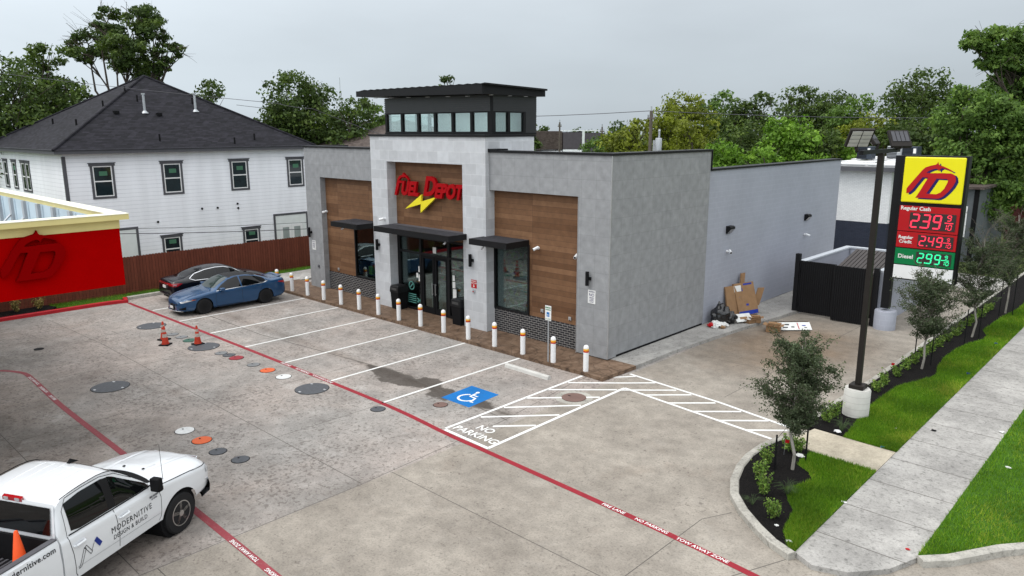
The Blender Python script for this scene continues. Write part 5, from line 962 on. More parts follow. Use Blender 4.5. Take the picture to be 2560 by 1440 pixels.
def board(x0,x1,z0,z1,p): return obj('led_board',MB().box(x0,x1,yf-.016,yf-.001,z0,z1),M_led0,p)
b1=board(5.93,7.45,4.08,4.69,p1); digits('2.39',5.98,4.15,.47,.225,.058,.14,M_ledr,b1); digits('9',7.17,4.46,.19,.115,.032,.1,M_ledr,b1); digits('10',7.06,4.13,.19,.10,.028,.06,M_ledr,b1); obj('led_bar',MB().box(7.10,7.38,yf-.026,yf-.018,4.36,4.395),M_ledr,b1)
b2=board(6.28,7.45,3.44,3.88,p2); digits('2.49',6.34,3.49,.34,.165,.042,.115,M_ledr,b2); digits('9',7.24,3.71,.12,.08,.022,.1,M_ledr,b2); digits('10',7.15,3.48,.13,.085,.025,.05,M_ledr,b2); obj('led_bar',MB().box(7.12,7.38,yf-.026,yf-.018,3.645,3.67),M_ledr,b2)
b3=board(6.28,7.45,2.80,3.24,p3); digits('2.99',6.34,2.85,.34,.165,.044,.115,M_ledg,b3); digits('9',7.24,3.07,.12,.08,.024,.1,M_ledg,b3); digits('10',7.15,2.84,.13,.085,.028,.05,M_ledg,b3); obj('led_bar',MB().box(7.12,7.38,yf-.026,yf-.018,3.0,3.03),M_ledg,b3)

# ---------------------------------------------------------------- lamp post
lm=empty('lamp_post',(7.77,.75,0),'tall dark square lamp post with three angled floodlights on a round concrete pedestal','lamp post')
obj('pedestal',MB().lathe([(.335,0),(.335,.83),(.31,.86)],(7.77,.75,0),28),M_conc_round,lm,smooth=True)
obj('base_cover',MB().box(7.77-.19,7.77+.19,.56,.94,.862,.98),M_pole,lm,bevel=.02)
obj('pole',MB().box(7.70,7.84,.68,.82,.981,7.12),M_pole,lm,bevel=.01)
obj('cross_arm',MB().box(7.72,7.82,-.72,2.1,7.121,7.22),M_black,lm)
def head(c,n,up,label=None,sx=.28,sy=.25,lens=True):
    n=Vector(n).normalized(); up=Vector(up); sd_=up.cross(n).normalized(); up=n.cross(sd_).normalized(); c=Vector(c)
    h=obj('floodlight',MB().obox(c,sd_,up,n,sx,sy,.045),M_pole,lm,bevel=.02)
    m=MB()
    for i in range(2):
        for j in range(4): m.obox(c-n*.052+sd_*((i-.5)*sx*.88)+up*((j-1.5)*sy*.45),sd_,up,n,sx*.40,sy*.19,.006)
    obj('lens',m,plain('lamp lens',(.45,.44,.42,1),.3),h)
    m=MB()
    for i in range(4): m.obox(c+n*.05+sd_*((i-1.5)*sx*.42)+up*.05,sd_,up,n,sx*.17,sy*.6,.01)
    obj('heat_sink',m,M_charc,h); obj('arm',MB().tube(c-up*sy+n*.02,(7.77,c.y,7.2),.04),M_pole,h)
head((7.80,-1.02,7.52),(-.55,.62,.62),(0,0,1)); head((7.62,.35,7.52),(.75,.1,.6),(0,0,1),sy=.24); head((7.86,1.78,7.46),(.62,-.55,.55),(0,0,1))

# ---------------------------------------------------------------- bin enclosure, rubbish
en=empty('bin_enclosure',(3.2,14,0),'grey block bin enclosure with black corrugated metal gates','bin enclosure')
obj('wall',MB().box(1.62,1.82,11.35,17.0,0,2.18).box(1.83,5.03,16.8,17.0,0,2.18).box(4.84,5.04,11.35,16.79,0,2.18),M_cmu,en); obj('wall_cap',MB().box(1.58,1.86,11.36,17.05,2.181,2.25).box(1.861,5.08,16.77,17.05,2.181,2.25).box(4.80,5.08,11.36,16.76,2.181,2.25),M_capg,en)
for x in (1.66,4.82): obj('post',MB().box(x-.09,x+.09,11.13,11.33,0,2.58 if x<2 else 2.35),M_black,en)
def gate(x0,x1,y,z0,z1):
    m=MB(); n=int((x1-x0)/.085)
    for i in range(n):
        a=x0+(x1-x0)*i/n; w_=(x1-x0)/n; m.box(a,a+w_*.55,y-.03,y+.01,z0,z1); m.box(a+w_*.55,a+w_,y-.005,y+.01,z0,z1)
    g=obj('gate',m,M_black,en); obj('gate_frame',MB().box(x0,x1,y+.012,y+.06,z1-.08,z1).box(x0,x1,y+.012,y+.06,z0,z0+.08),M_blackm,g); obj('hinge',MB().lathe([(.03,-.1),(.03,.1)],(x0+.03 if x0<3 else x1-.03,y-.06,1.9),8).lathe([(.03,-.1),(.03,.1)],(x0+.03 if x0<3 else x1-.03,y-.06,.4),8),M_blackm,g)
gate(1.76,3.25,11.2,.10,2.30); gate(3.26,4.72,11.02,.03,2.30)
sk=empty('skip_bin',(3.6,14,0),'brown steel skip lid showing over the enclosure gates','skip')
boxo('body',(2.6,4.6,12.4,14.6,.1,1.75),plain('skip brown',(0.045,0.035,0.03,1),.6),sk)
m=MB()
for i in range(12): m.add([(2.75+i*.16,12.5,1.85),(2.88+i*.16,12.5,1.85),(2.88+i*.16,14.9,2.42),(2.75+i*.16,14.9,2.42),(2.75+i*.16,12.5,1.90),(2.88+i*.16,12.5,1.90),(2.88+i*.16,14.9,2.47),(2.75+i*.16,14.9,2.47)],[(0,3,2,1),(4,5,6,7),(0,1,5,4),(1,2,6,5),(2,3,7,6),(3,0,4,7)])
m.add([(2.7,12.45,1.84),(4.7,12.45,1.84),(4.7,14.92,2.41),(2.7,14.92,2.41)],[(0,1,2,3)]); obj('lid',m,plain('skip brown dark',(0.05,0.042,0.04,1),.5),sk)
def blob(c,rx,ry,rz,amp,f,seed,nu=28,nv=18):
    from mathutils import noise as mn
    m=MB(); G=[]
    for i in range(nv+1):
        th=math.pi*i/nv; row=[]
        for j in range(nu+1):
            ph=2*math.pi*(j%nu)/nu; d=Vector((math.sin(th)*math.cos(ph),math.sin(th)*math.sin(ph),math.cos(th))); k=1+amp*mn.noise(d*f+Vector((seed,seed,0)))+amp*.5*abs(mn.noise(d*f*2.7+Vector((seed,0,seed)))); row.append((c[0]+d.x*rx*k,c[1]+d.y*ry*k,max(c[2]+d.z*rz*k,c[2]-rz*.8)))
        G.append(row)
    return m.grid(G)
o=empty('rubbish_bag',(.45,7.15,.125),'shiny black rubbish bag slumped against the grey side wall','rubbish bag'); m=blob((.42,7.0,.46),.34,.40,.42,.35,2.3,3); m2=blob((.62,7.35,.33),.28,.30,.26,.35,2.6,8); m.add(m2.v,m2.f); obj('sack',m,M_bag,o,smooth=True,angle=60); obj('knot',MB().path([(.40,6.95,.86),(.36,6.92,.97),(.42,6.85,1.02)],[.06,.03,.06],6),M_bag,o)
o=empty('litter_pile',(.55,6.45,.125),'heap of crumpled white and red packaging beside the black rubbish bag','rubbish')
for i,(x,y,rx,mt) in enumerate(((.55,6.45,.20,M_cardw),(.75,6.62,.16,M_cardw),(.45,6.30,.15,M_signr),(.62,6.25,.13,M_cardw),(.85,6.4,.10,M_card))): obj('wrapper',blob((x,y,.125+rx*.5),rx,rx,rx*.6,.8,3.1,i*5+1,12,8),mt,o)
def board_box(name,c,ax,up,w,h,t,mat,label,cat='cardboard box',print_=None,group=None):
    ax=Vector(ax).normalized(); up=Vector(up).normalized(); n=ax.cross(up).normalized(); c=Vector(c); o=empty(name,(c.x,c.y,c.z-h/2),label,cat,group); b=obj('board',MB().obox(c,ax,n,up,w/2,t/2,h/2),mat,o)
    for (u,v,pw,ph,pm) in (print_ or []):
        for sg_ in (1,-1): obj('printing',MB().obox(c+ax*u+up*v+n*(sg_*(t/2+.003)),ax,n,up,pw/2,.002,ph/2),pm,b)
    return o
board_box('cardboard_sheet',(.50,8.95,.83),(.28,1,0.0),(-.30,.05,1),1.15,1.35,.10,M_card,'large flattened brown carton with blue printing leaning on the side wall',print_=[(0,-.58,1.1,.16,M_cardb),(-.28,.40,.28,.14,M_cardb),(.0,-.25,.14,.08,M_cardb),(.2,.60,.5,.07,M_cardb)])
board_box('cardboard_sheet',(.30,8.35,.78),(.45,1,0.06),(-.22,.08,1),.80,1.30,.08,M_card,'flattened carton with white corner tucked behind the largest carton',print_=[(.2,.5,.35,.25,M_cardw),(.22,-.2,.10,.7,M_cardb)])
board_box('cardboard_sheet',(.16,9.25,1.45),(.1,1,0),(-.12,.30,1),.28,.75,.06,M_card,'narrow brown carton strip poking up behind the largest carton')
board_box('cardboard_sheet',(.55,10.05,.75),(.6,.8,0),(.1,.35,1),.30,.80,.03,M_card,'bent brown carton flap right of the largest carton')
board_box('cardboard_box',(1.02,7.75,.33),(.5,1,0),(-.5,.1,.6),.75,.35,.05,M_cardw,'flat white carton lid leaning beside the black rubbish bag',print_=[(0,-.02,.35,.1,M_card)])
def opencarton(x,y,z,w,d,h,rz,label):
    o=empty('cardboard_box',(x,y,z),label,'cardboard box',None,rz); t=.012; m=MB().box(-w/2,w/2,-d/2,-d/2+t,0,h).box(-w/2,w/2,d/2-t,d/2,0,h).box(-w/2,-w/2+t,-d/2+t,d/2-t,0,h).box(w/2-t,w/2,-d/2+t,d/2-t,0,h).box(-w/2,w/2,-d/2,d/2,-.001+.003,.012); obj('body',m,M_card,o,local=True)
    for sx,sy,l in ((0,-1,.7),(0,1,.9),(1,0,.6),(-1,0,.8)):
        ww,dd=(w,h*.55) if sx==0 else (h*.55,d); nx=Vector((sx,sy,.25)).normalized(); c=Vector((sx*w/2,sy*d/2,h))+nx*h*.27; obj('flap',MB().obox(c,Vector((1,0,0)) if sx==0 else Vector((0,1,0)),nx,nx.cross(Vector((1,0,0)) if sx==0 else Vector((0,1,0))),(w if sx==0 else d)/2-.01,h*.26,.006),M_card,o,local=True)
opencarton(1.35,8.2,.125,.38,.32,.20,.5,'small open brown carton on the pavement edge by the rubbish bag'); opencarton(1.15,7.95,.125,.30,.45,.16,1.2,'crushed brown carton lying beside the white carton lid'); opencarton(2.30,7.75,0,.50,.42,.26,.25,'open brown carton sitting on the concrete next to the long white carton')
o=empty('long_carton',(2.75,8.5,0),'long white printed carton bent into a tent on the concrete','cardboard box'); a=Vector((.72,.70,0)).normalized()
pn=obj('panel',MB().obox((2.75,8.45,.16),a,(.35,-.35,-.35),(.5,-.5,.6),.72,.20,.01),M_cardw,o); obj('panel',MB().obox((2.48,8.75,.15),a,(-.35,.35,-.45),(.5,-.5,.6),.72,.20,.01),M_card,o)
nrm=Vector((.35,-.35,-.35)).cross(a).normalized(); nrm=nrm if nrm.z>0 else -nrm; ups=Vector((-.35,.35,.35)).normalized()
for u,v,w_,h_,mt in ((-.45,.05,.22,.07,M_dark),(-.2,.07,.16,.06,M_dark),(-.3,-.07,.2,.05,M_dark),(0,-.05,.12,.05,M_dark),(.22,0,.03,.34,M_signr),(.45,.02,.14,.04,M_cardb),(.5,-.08,.1,.03,M_dark)): obj('printing',MB().obox(Vector((2.75,8.45,.16))+a*u+ups*v+nrm*.014,a,ups,nrm,w_/2,h_/2,.002),mt,pn)

# ---------------------------------------------------------------- fuel canopy
ca=empty('fuel_canopy',(-8,-19,0),'red fuel canopy fascia with raised logo and cream yellow cornice','fuel canopy')
X=-2.6; Y1=-13.93; Y0=-26; XW=-30
obj('red_fascia',MB().box(X-.12,X,Y0,Y1,4.5,5.71).box(XW,X-.121,Y1-.12,Y1,4.5,5.71),M_canred,ca)
obj('yellow_band',MB().box(X-.12,X+.012,Y0,Y1+.012,5.711,5.90).box(XW,X-.121,Y1-.12,Y1+.012,5.711,5.90),M_canyel,ca)
obj('cornice',MB().box(X-.12,X+.16,Y0,Y1+.16,5.901,6.01).box(XW,X-.121,Y1-.12,Y1+.16,5.901,6.01),M_canyel,ca)
obj('cap',MB().box(X-.16,X+.17,Y0,Y1+.17,6.011,6.025).box(XW,X-.161,Y1-.16,Y1+.17,6.011,6.025),M_cream,ca)
obj('deck',MB().box(XW,X-.13,Y0,Y1-.13,4.55,4.7),M_galv,ca); obj('inner_sheet',MB().box(XW,X-.13,Y1-.135,Y1-.122,4.71,5.9),M_caninner,ca)
for i in range(18):
    x=X-1.3-1.25*i; s=obj('stud',MB().box(x-.09,x+.09,Y1-.20,Y1-.136,4.71,5.9),M_galv,ca); obj('stiffener',MB().box(x-.30,x-.26,Y1-.155,Y1-.136,4.71,5.88).box(x+.30,x+.33,Y1-.155,Y1-.136,4.71,5.88),M_caninner,s)
    obj('brace',MB().tube((x,Y1-.20,5.45),(x-.05,Y1-.9,4.72),.03,n=5),M_galv,s)
for (x,y) in ((-6,-18),(-6,-23),(-14,-18),(-22,-18)): obj('column',MB().box(x-.15,x+.15,y-.15,y+.15,0,4.55),M_canred,ca)
sc=.715; rl=lambda L:[((a-5.709)*sc,(b-5.235)*sc) for a,b in L]
shape('logo',[rl(LOGO),rl(HOLE)],eastxf(X+.06,-16.15,4.88),M_canred2,ca,ext=.058)

# ---------------------------------------------------------------- fence and house
fe=empty('board_fence',(-23,0,0),'long red brown board fence behind the parked cars','fence')
m=MB(); y=-45.0
while y<9.0:
    z1=1.86+random.uniform(-.012,.012); m.add([(-23.0,y+.003,.02),(-23.0,y+.142,.02),(-23.0,y+.142,z1-.035),(-23.0,y+.110,z1),(-23.0,y+.035,z1),(-23.0,y+.003,z1-.035)]+[(-23.02,y+.003,.02),(-23.02,y+.142,.02),(-23.02,y+.142,z1-.035),(-23.02,y+.110,z1),(-23.02,y+.035,z1),(-23.02,y+.003,z1-.035)],[(0,1,2,3,4,5),(11,10,9,8,7,6),(0,6,7,1),(1,7,8,2),(2,8,9,3),(3,9,10,4),(4,10,11,5),(5,11,6,0)]); y+=.145
obj('boards',m,M_fence,fe); obj('rail',MB().box(-23.07,-23.021,-45,9,.3,.39).box(-23.07,-23.021,-45,9,1.5,1.59),M_fence,fe); obj('kickboard',MB().box(-22.999,-22.97,-45,9,.02,.24),M_fence,fe)
ho=empty('white_house',(-33,-1,0),'two storey white lap sided house with dark pyramid shingle roof','house')
hx=-27.0; ya,yb_=-7.9,5.4
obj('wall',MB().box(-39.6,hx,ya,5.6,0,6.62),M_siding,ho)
obj('corner_board',MB().box(hx-.10,hx+.03,ya-.03,ya+.12,0,6.45),M_charc,ho)
obj('fascia',MB().box(-40.1,-26.55,-8.35,-8.30,6.58,6.80).box(-26.6,-26.55,-8.299,5.9,6.58,6.80),M_charc,ho); obj('soffit',MB().box(-40.05,-26.601,-8.299,5.9,6.60,6.66),M_black,ho)
rfm=MB(); ap=(-33.35,-1.2,10.85); c4=[(-26.5,-8.4,6.75),(-26.5,5.95,6.75),(-40.2,5.95,6.75),(-40.2,-8.4,6.75)]
for i in range(4): rfm.add([c4[i],c4[(i+1)%4],ap],[(0,1,2)])
rf=obj('roof',rfm,M_shingle,ho)
for i in range(4): obj('hip_ridge',MB().tube(Vector(c4[i])+Vector((0,0,.02)),Vector(ap)+Vector((0,0,.02)),.07,n=6),M_shingle,rf)
def onroof(u,v):   # point on the east slope at depth fraction
    return (-26.5-(6.85)*u, v, 6.75+4.10*u)
for yv,u,h in ((-2.75,.47,.95),(.2,.50,.95)):
    x,y_,z=onroof(u,yv); obj('vent_pipe',MB().lathe([(.20,-.05),(.07,.1),(.065,h),(.10,h),(.10,h+.08)],(x,y_,z),12),M_galv,rf)
for yv,u in ((-2.7,.62),(.35,.60),(-3.1,.10),(2.3,.10),(.9,.05)): x,y_,z=onroof(u,yv); obj('vent_stub',MB().tube((x,y_,z-.05),(x,y_,z+.35),.05),M_blackm,rf)
for yv,u in ((-4.3,.45),(-2.1,.43)): x,y_,z=onroof(u,yv); obj('roof_vent',MB().box(x-.12,x+.12,y_-.13,y_+.13,z-.02,z+.14),M_blackm,rf)
for xx,u in ((-31.0,.55),(-29.8,.30),(-34.2,.32),(-31.6,.75)): y_=-8.4+7.2*u; z=6.75+4.10*u; obj('vent_stub',MB().tube((xx,y_,z-.05),(xx,y_,z+.3),.05),M_blackm,rf)
def hwin(y,z0,z1,w,tag_=True,cap=True,wall='e',x=None):
    if wall=='e': B=lambda a,b,c,d,o0,o1:(hx+o0,hx+o1,a,b,c,d); s=y
    else: B=lambda a,b,c,d,o0,o1:(a,b,ya-o1,ya-o0,c,d); s=x
    t=.11; m=MB(); m.box(*B(s-w/2-t,s-w/2,z0-t,z1,.002,.035)).box(*B(s+w/2,s+w/2+t,z0-t,z1,.002,.035)).box(*B(s-w/2,s+w/2,z0-t,z0,.002,.035))
    if cap: m.box(*B(s-w/2-t-.05,s+w/2+t+.05,z1+.001,z1+.13,.002,.05)); m.box(*B(s-w/2-t-.09,s+w/2+t+.09,z1+.131,z1+.17,.002,.07))
    f=obj('window',m,M_charc,ho); zm=(z0+z1)/2; g=.05
    obj('sash',MB().box(*B(s-w/2,s-w/2+g,z0,z1,.003,.03)).box(*B(s+w/2-g,s+w/2,z0,z1,.003,.03)).box(*B(s-w/2+g,s+w/2-g,z0,z0+g,.003,.03)).box(*B(s-w/2+g,s+w/2-g,z1-g,z1,.003,.03)).box(*B(s-w/2+g,s+w/2-g,zm-.03,zm+.03,.003,.03)),M_white,f)
    obj('pane',MB().box(*B(s-w/2+g,s+w/2-g,z0+g,z1-g,.001,.012)),M_wglass,f)
    if tag_: obj('sticker',MB().box(*B(s-.16,s+.22,zm+.28,zm+.50,.0125,.016)),M_green,f)
for y_ in (-6.17,-2.70,1.12,4.72): hwin(y_,4.42,5.95,.90)
for y_ in (-3.05,1.58): hwin(y_,.75,2.0,.85)
hwin(0,4.55,5.95,.62,True,True,'n',-35.7); hwin(0,4.50,5.95,.62,False,True,'n',-33.9); hwin(0,4.50,5.95,.62,False,True,'n',-33.1); hwin(0,4.55,5.95,.62,False,True,'n',-37.5)
for a,b in ((-6.3,-4.75),(3.05,5.38)):
    p=obj('porch_frame',MB().box(hx+.002,hx+.04,a,a+.12,0,2.75).box(hx+.002,hx+.04,b-.12,b,0,2.75).box(hx+.002,hx+.04,a+.12,b-.12,2.63,2.75),M_charc,ho); obj('porch_wall',MB().box(hx+.001,hx+.02,a+.12,b-.12,0,2.63),M_inner,p)
dd=obj('french_door',MB().box(hx+.021,hx+.045,3.45,4.18,0,2.05).box(hx+.021,hx+.045,4.22,4.95,0,2.05),M_white,ho); obj('pane',MB().box(hx+.046,hx+.05,3.60,4.03,.3,1.9).box(hx+.046,hx+.05,4.37,4.8,.3,1.9),plain('porch glass',(0.30,0.34,0.33,1),.2),dd)
for y_,z in ((-1.25,3.42),(-.35,3.40),(.85,3.55),(.87,3.3),(-3.7,2.9)): obj('utility_cap',MB().lathe([(.06,0),(.06,.05)],(hx,y_,z),8,(1,0,0)),M_blackm,ho)
def wire(pts,r=.02,sag=.3,label='',name='power_line',grp=None):
    P=[]
    for a,b in zip(pts,pts[1:]):
        a=Vector(a);b=Vector(b)
        for k in range(12): t=k/12; p=a.lerp(b,t); p.z-=sag*4*t*(1-t); P.append(p)
    P.append(Vector(pts[-1])); tag(obj(name,MB().path(P,[r]*len(P),5),M_charc),label,'cable',grp)
wire([(-24.5,-20,3.9),(-24.5,-6.5,3.02),(-24.5,3.8,2.4),(-24.5,20,2.2)],.014,.05,'upper thin black cable strung low before the white house'); wire([(-24.5,-20,3.2),(-24.5,-6.5,2.78),(-24.5,3.8,2.02),(-24.5,20,1.9)],.020,.05,'lower thicker black cable strung low before the white house')
wire([(-35,-20,11.2),(-28.44,-9.65,10.35),(-18.76,-.95,8.95),(-17.5,0.2,8.7),(-17.6,6,7.0)],.012,.05,'thin cable crossing the sky in front of the dark roof')

# ---------------------------------------------------------------- buildings beyond
bb=empty('brick_building',(-6,30,0),'white and navy painted brick building beyond the store','brick building')
obj('upper_wall',MB().box(-1.9,1.23,24,36,2.62,5.45),M_wbrick,bb); obj('lower_wall',MB().box(-1.9,1.235,23.995,36,0,2.615),M_nbrick,bb); obj('corner_column',MB().box(1.236,1.5,24.6,25.1,0,5.4),M_charc,bb); obj('rear_wall',MB().box(1.235,2.0,25.2,36,2.6,5.4),M_wbrick,bb)
obj('gutter_fascia',MB().box(-2.1,1.9,23.5,23.7,5.45,5.68).box(1.9,2.0,23.5,36.5,5.45,5.68),M_charc,bb); obj('roof',MB().box(-2.1,1.9,23.701,36.5,5.47,5.78),M_deck,bb)
m=MB()
for i in range(6,8):
    for j in range(4): m.box(-14+i*2+.05,-12.1+i*2,23.66+j*1.6,25.2+j*1.6,5.781+.07*j,5.84+.07*j)
obj('roof_sheet',m,M_white,bb)
for i,(x,y,l) in enumerate(((-1.0,26.6,'dark air conditioning unit on the white roof nearest the grey wall'),(.15,28.2,'small silver roof unit with pipes on the white roof'),(1.2,27.4,'dark air conditioning unit on the white roof behind the lamp post'))):
    o=empty('roof_unit',(x,y,5.9),l,'air conditioner'); boxo('casing',(x-.45,x+.35,y-.4,y+.4,6.0,6.72),M_galv if i==1 else plain('unit dark',(0.03,0.04,0.055,1),.5),o,bevel=.02); m=MB()
    for k in range(8): m.box(x-.43,x+.1,y-.415,y-.401,6.05+k*.08,6.09+k*.08)
    obj('grille',m,M_blackm,o); boxo('label_plate',(x+.14,x+.28,y-.42,y-.402,6.35,6.62),M_cardw,o)
for x,y in ((-.9,22.8),(-1.2,22.8)): pass
gh=empty('grey_house',(2,30,0),'dark grey sided house behind the price sign trees','house')
obj('wall',MB().box(2.0,4.2,30,38,0,4.3),M_gsiding,gh); obj('corner_board',MB().box(4.0,4.24,29.97,30.1,0,4.3),M_blackm,gh); w_=obj('window',MB().box(3.05,3.75,29.95,29.99,1.5,3.3),M_white,gh); obj('pane',MB().box(3.12,3.68,29.93,29.949,1.58,3.22),M_wglass,w_); obj('roof',MB().box(1.8,4.5,29.7,38.4,4.31,4.45),M_shbrown,gh)
gh=empty('grey_bungalow',(9,42,0),'dark grey bungalow with porch posts at the right edge','house')
obj('wall',MB().box(5.0,16,42,50,0,3.6),M_gsiding,gh); obj('gable',MB().box(3.6,4.99,42.5,48,0,3.0),plain('brick red wall',(0.07,0.02,0.018,1),.8),gh); obj('roof',MB().box(4.6,16.4,40.8,50.4,3.61,3.9),M_shbrown,gh)
for x in (7.5,9.0,10.5): obj('porch_post',MB().box(x,x+.15,40.9,41.05,0,3.6),M_inner,gh)
w_=obj('window',MB().box(5.6,6.6,41.95,41.99,1.2,2.8),M_white,gh); obj('pane',MB().box(5.7,6.5,41.92,41.949,1.3,2.7),M_wglass,w_)
br=empty('shingled_house',(-36,20,0),'low house with brown shingle roof just left of the tower','house'); obj('roof',MB().add([(-42,15,6.3),(-31,13.5,6.3),(-29,26,6.3),(-42,26,6.3),(-35,19.6,8.55)],[(0,1,4),(1,2,4),(2,3,4),(3,0,4)]),M_shbrown,br); obj('wall',MB().box(-41,-32,16,25,0,6.3),M_gsiding,br)
hb=empty('row_house',(-44,52,0),'distant row house with brown roof and dark grey gable walls','house')
def P2(u,d): return D0+ (0,0,0)
dv=Vector((.728,.686)); dr=Vector((.728,.686)) # camera-right direction on the ground
o0=Vector((-34.75-14.05,39.8+19.57))*1.35+Vector((14.05,-19.57))
def fb(a,b,z0,z1,t,mat,name): # facade block along camera right direction
    p=o0+dv*a; q=o0+dv*b; n=Vector((-dv.y,dv.x))*t; m=MB().prism([(p.x,p.y),(q.x,q.y),(q.x+n.x,q.y+n.y),(p.x+n.x,p.y+n.y)],z0,z1); return obj(name,m,mat,hb)
fb(-6.5,-.1,0,4.8,8,M_siding,'wall'); fb(-7.5,-.1,5.0,7.45,7.5,M_shbrown,'roof'); fb(0,2.6,5.0,7.30,8,plain('grey panel',(0.085,0.075,0.085,1),.7),'gable'); fb(2.96,5.6,4.0,7.20,8,plain('grey panel',(0.085,0.075,0.085,1),.7),'gable'); fb(0,2.6,0,4.99,8,M_siding,'wall'); fb(2.61,2.95,0,7.45,8.1,M_inner,'party_wall'); fb(0,5.6,7.46,7.55,8.05,M_inner,'parapet')
for a in (-6,-3.9,.9): p=o0+dv*a-Vector((-dv.y,dv.x))*.05; q=p+dv*.9; obj('window',MB().add([(p.x,p.y,3.6),(q.x,q.y,3.6),(q.x,q.y,4.5),(p.x,p.y,4.5)],[(0,1,2,3)]),M_wglass,hb)
# poles and mast
def upole(x,y,h,label,xf=False,r=.16):
    o=empty('utility_pole',(x,y,0),label,'utility pole','utility poles behind the store'); obj('pole',MB().tube((x,y,0),(x,y,h),r,r*.7,10),M_wpole,o); obj('crossarm',MB().obox((x,y,h-.5),(1,-.3,0),(.3,1,0),(0,0,1),.35,.05,.05),M_wpole,o); obj('insulator',MB().lathe([(.06,0),(.06,.2)],(x-.3,y+.1,h-.45),8).lathe([(.06,0),(.06,.2)],(x+.3,y-.1,h-.45),8).lathe([(.05,0),(.05,.3)],(x,y,h),8),M_galv,o)
    if xf:
        t=obj('transformer',MB().lathe([(.20,0),(.23,.1),(.23,.85),(.19,.92)],(x+.42,y+.40,h-2.75),16),M_xf,o,smooth=True); obj('bushing',MB().lathe([(.07,0),(.07,.4),(.10,.45),(.05,.6)],(x+.45,y+.4,h-1.83),8),M_galv,t); obj('tank',MB().box(x-.1,x+.25,y+.5,y+.8,h-2.9,h-2.0),M_xf,t)
upole(-15.0,25.3,8.95,'wooden utility pole with pale transformer in front of the olive trees',True); upole(-45,51.6,8.55,'distant thin utility pole above the brown roofed row house',False,.14); upole(-35.0,46.7,7.95,'distant thin utility pole beside the dark trees',False,.12)
wire([(-60,18,10.2),(-15.0,25.3,8.95),(20,60,9.6)],.025,.8,'power line running from the transformer pole behind the tower')
o=empty('radio_mast',(-117,69,0),'thin lattice radio mast far behind the trees','mast'); m=MB(); 
for a in range(3): c_=Vector((math.cos(a*2.094),math.sin(a*2.094),0))*.45; m.tube(Vector((-117.5,69.5,0))+c_,Vector((-117.5,69.5,15))+c_*.4,.07,n=4)
m.tube((-117.5,69.5,15),(-117.5,69.5,18),.06,n=4)
for k in range(12):
    z=3+k; m.tube((-117.5+.4,69.5,z),(-117.7,69.5+.3,z+1),.05,n=4); m.tube((-117.7,69.5+.3,z),(-117.5+.4,69.5,z+1),.05,n=4)
obj('lattice',m,M_galv,o)
# ---------------------------------------------------------------- trees
G1='background trees left of the store'; G2='background trees right of the store'
def at(u,d): # ground point seen in column u (photo 2560 px wide) at depth d
    r=rr*((u-1280)/1855.8); v=Vector((fw.x,fw.y))/math.cos(pit); p=Vector((14.05,-19.567))+ (Vector((fw.x,fw.y))/ (math.cos(pit)**2))*0 + Vector((math.sin(yaw),math.cos(yaw)))*d*1.0+Vector((rr.x,rr.y))*((u-1280)/1855.8*d/1.02); return p
def T(u,v,w,d,leaf,label,**k):
    z=7.73+(323-v)/1855.8*d*1.0; p=at(u,d); W=w*1.18/1855.8*d; k.setdefault('n',int(min(24000,3500+150*W*W))); k.setdefault('size',.075+.0013*d); return tree('tree' if k.get('cat','tree')=='tree' else 'bush',p.x,p.y,z,W,leaf,label,k.pop('grp',None),**k)
T(20,150,260,48,'dark','dense dark tree filling the left edge of the photo',nc=14,zlow=.25,n=22000,grp=G1)
T(140,118,150,52,'dark','dark tree with a flat leaning top left of the tall sparse tree',nc=9,zlow=.35,n=9000,grp=G1)
T(205,205,150,50,'dark','lower rounded dark tree between the left edge trees and the roof',nc=8,zlow=.4,n=8000,grp=G1)
d=56; p=at(335,d); s=d/1855.8
def cl(u,v,r,k=1.0,rz=.8,dy=0): q=at(u,d+dy); return (q.x,q.y,7.73+(323-v)*s,r*s,r*s,r*s*rz)
CL=[cl(300,75,48),cl(250,115,45,dy=2),cl(230,145,32,rz=.6),cl(330,130,58,dy=-1),cl(385,70,46),cl(405,55,30,dy=2),cl(410,95,36),cl(355,165,50),cl(300,120,45,dy=2),cl(440,140,38,rz=.5),cl(420,170,36,rz=.6),cl(380,190,40,dy=2),cl(460,130,20,rz=.6)]
tree('tree',p.x,p.y,16.2,9,'dark','tall sparse tree with bare twigs rising behind the dark pyramid roof',G1,n=17000,size=.13,zlow=.5,clumps=CL,trunk=.34,sub=24,sr=.30,twigs=40)
T(525,208,125,54,'dark','small dark tree top showing over the right slope of the pyramid roof',nc=7,n=5000,grp=G1)
T(760,188,180,64,'dark','pointed dark tree between the white house and the tower',nc=13,zlow=.2,n=20000,grp=G1)
T(700,255,120,62,'dark','shorter dark tree at the left foot of the pointed tree',nc=9,zlow=.25,grp=G1)
T(880,248,130,62,'dark','dark tree touching the left side of the tower',nc=9,zlow=.25,grp=G1)
T(935,262,95,66,'mid','mid green tree partly hidden by the left edge of the tower roof',nc=8,zlow=.25,n=6000,grp=G1)
T(820,285,190,68,'dark','broad dark tree low behind the store left parapet',nc=10,zlow=.2,n=9000,grp=G1)
T(1120,196,62,64,'dark','small round tree crown peeping over the tower roof',nc=6,zlow=.6,n=2600,grp=G1)
T(1328,306,40,85,'dark','distant dark tree at the right edge of the tower',nc=6,n=1800,grp=G2); T(1362,314,46,120,'dark','distant flat topped tree above the brown roofed row house',nc=6,zlow=.5,n=1500,grp=G2)
T(1440,322,60,130,'dark','far low tree behind the grey row house gables',nc=6,zlow=.4,n=1500,grp=G2); T(1480,325,60,130,'dark','far low tree left of the thin distant pole',nc=6,zlow=.4,n=1500,grp=G2); T(1550,303,100,95,'dark','distant dark rounded tree left of the olive trees',nc=8,n=3000,grp=G2)
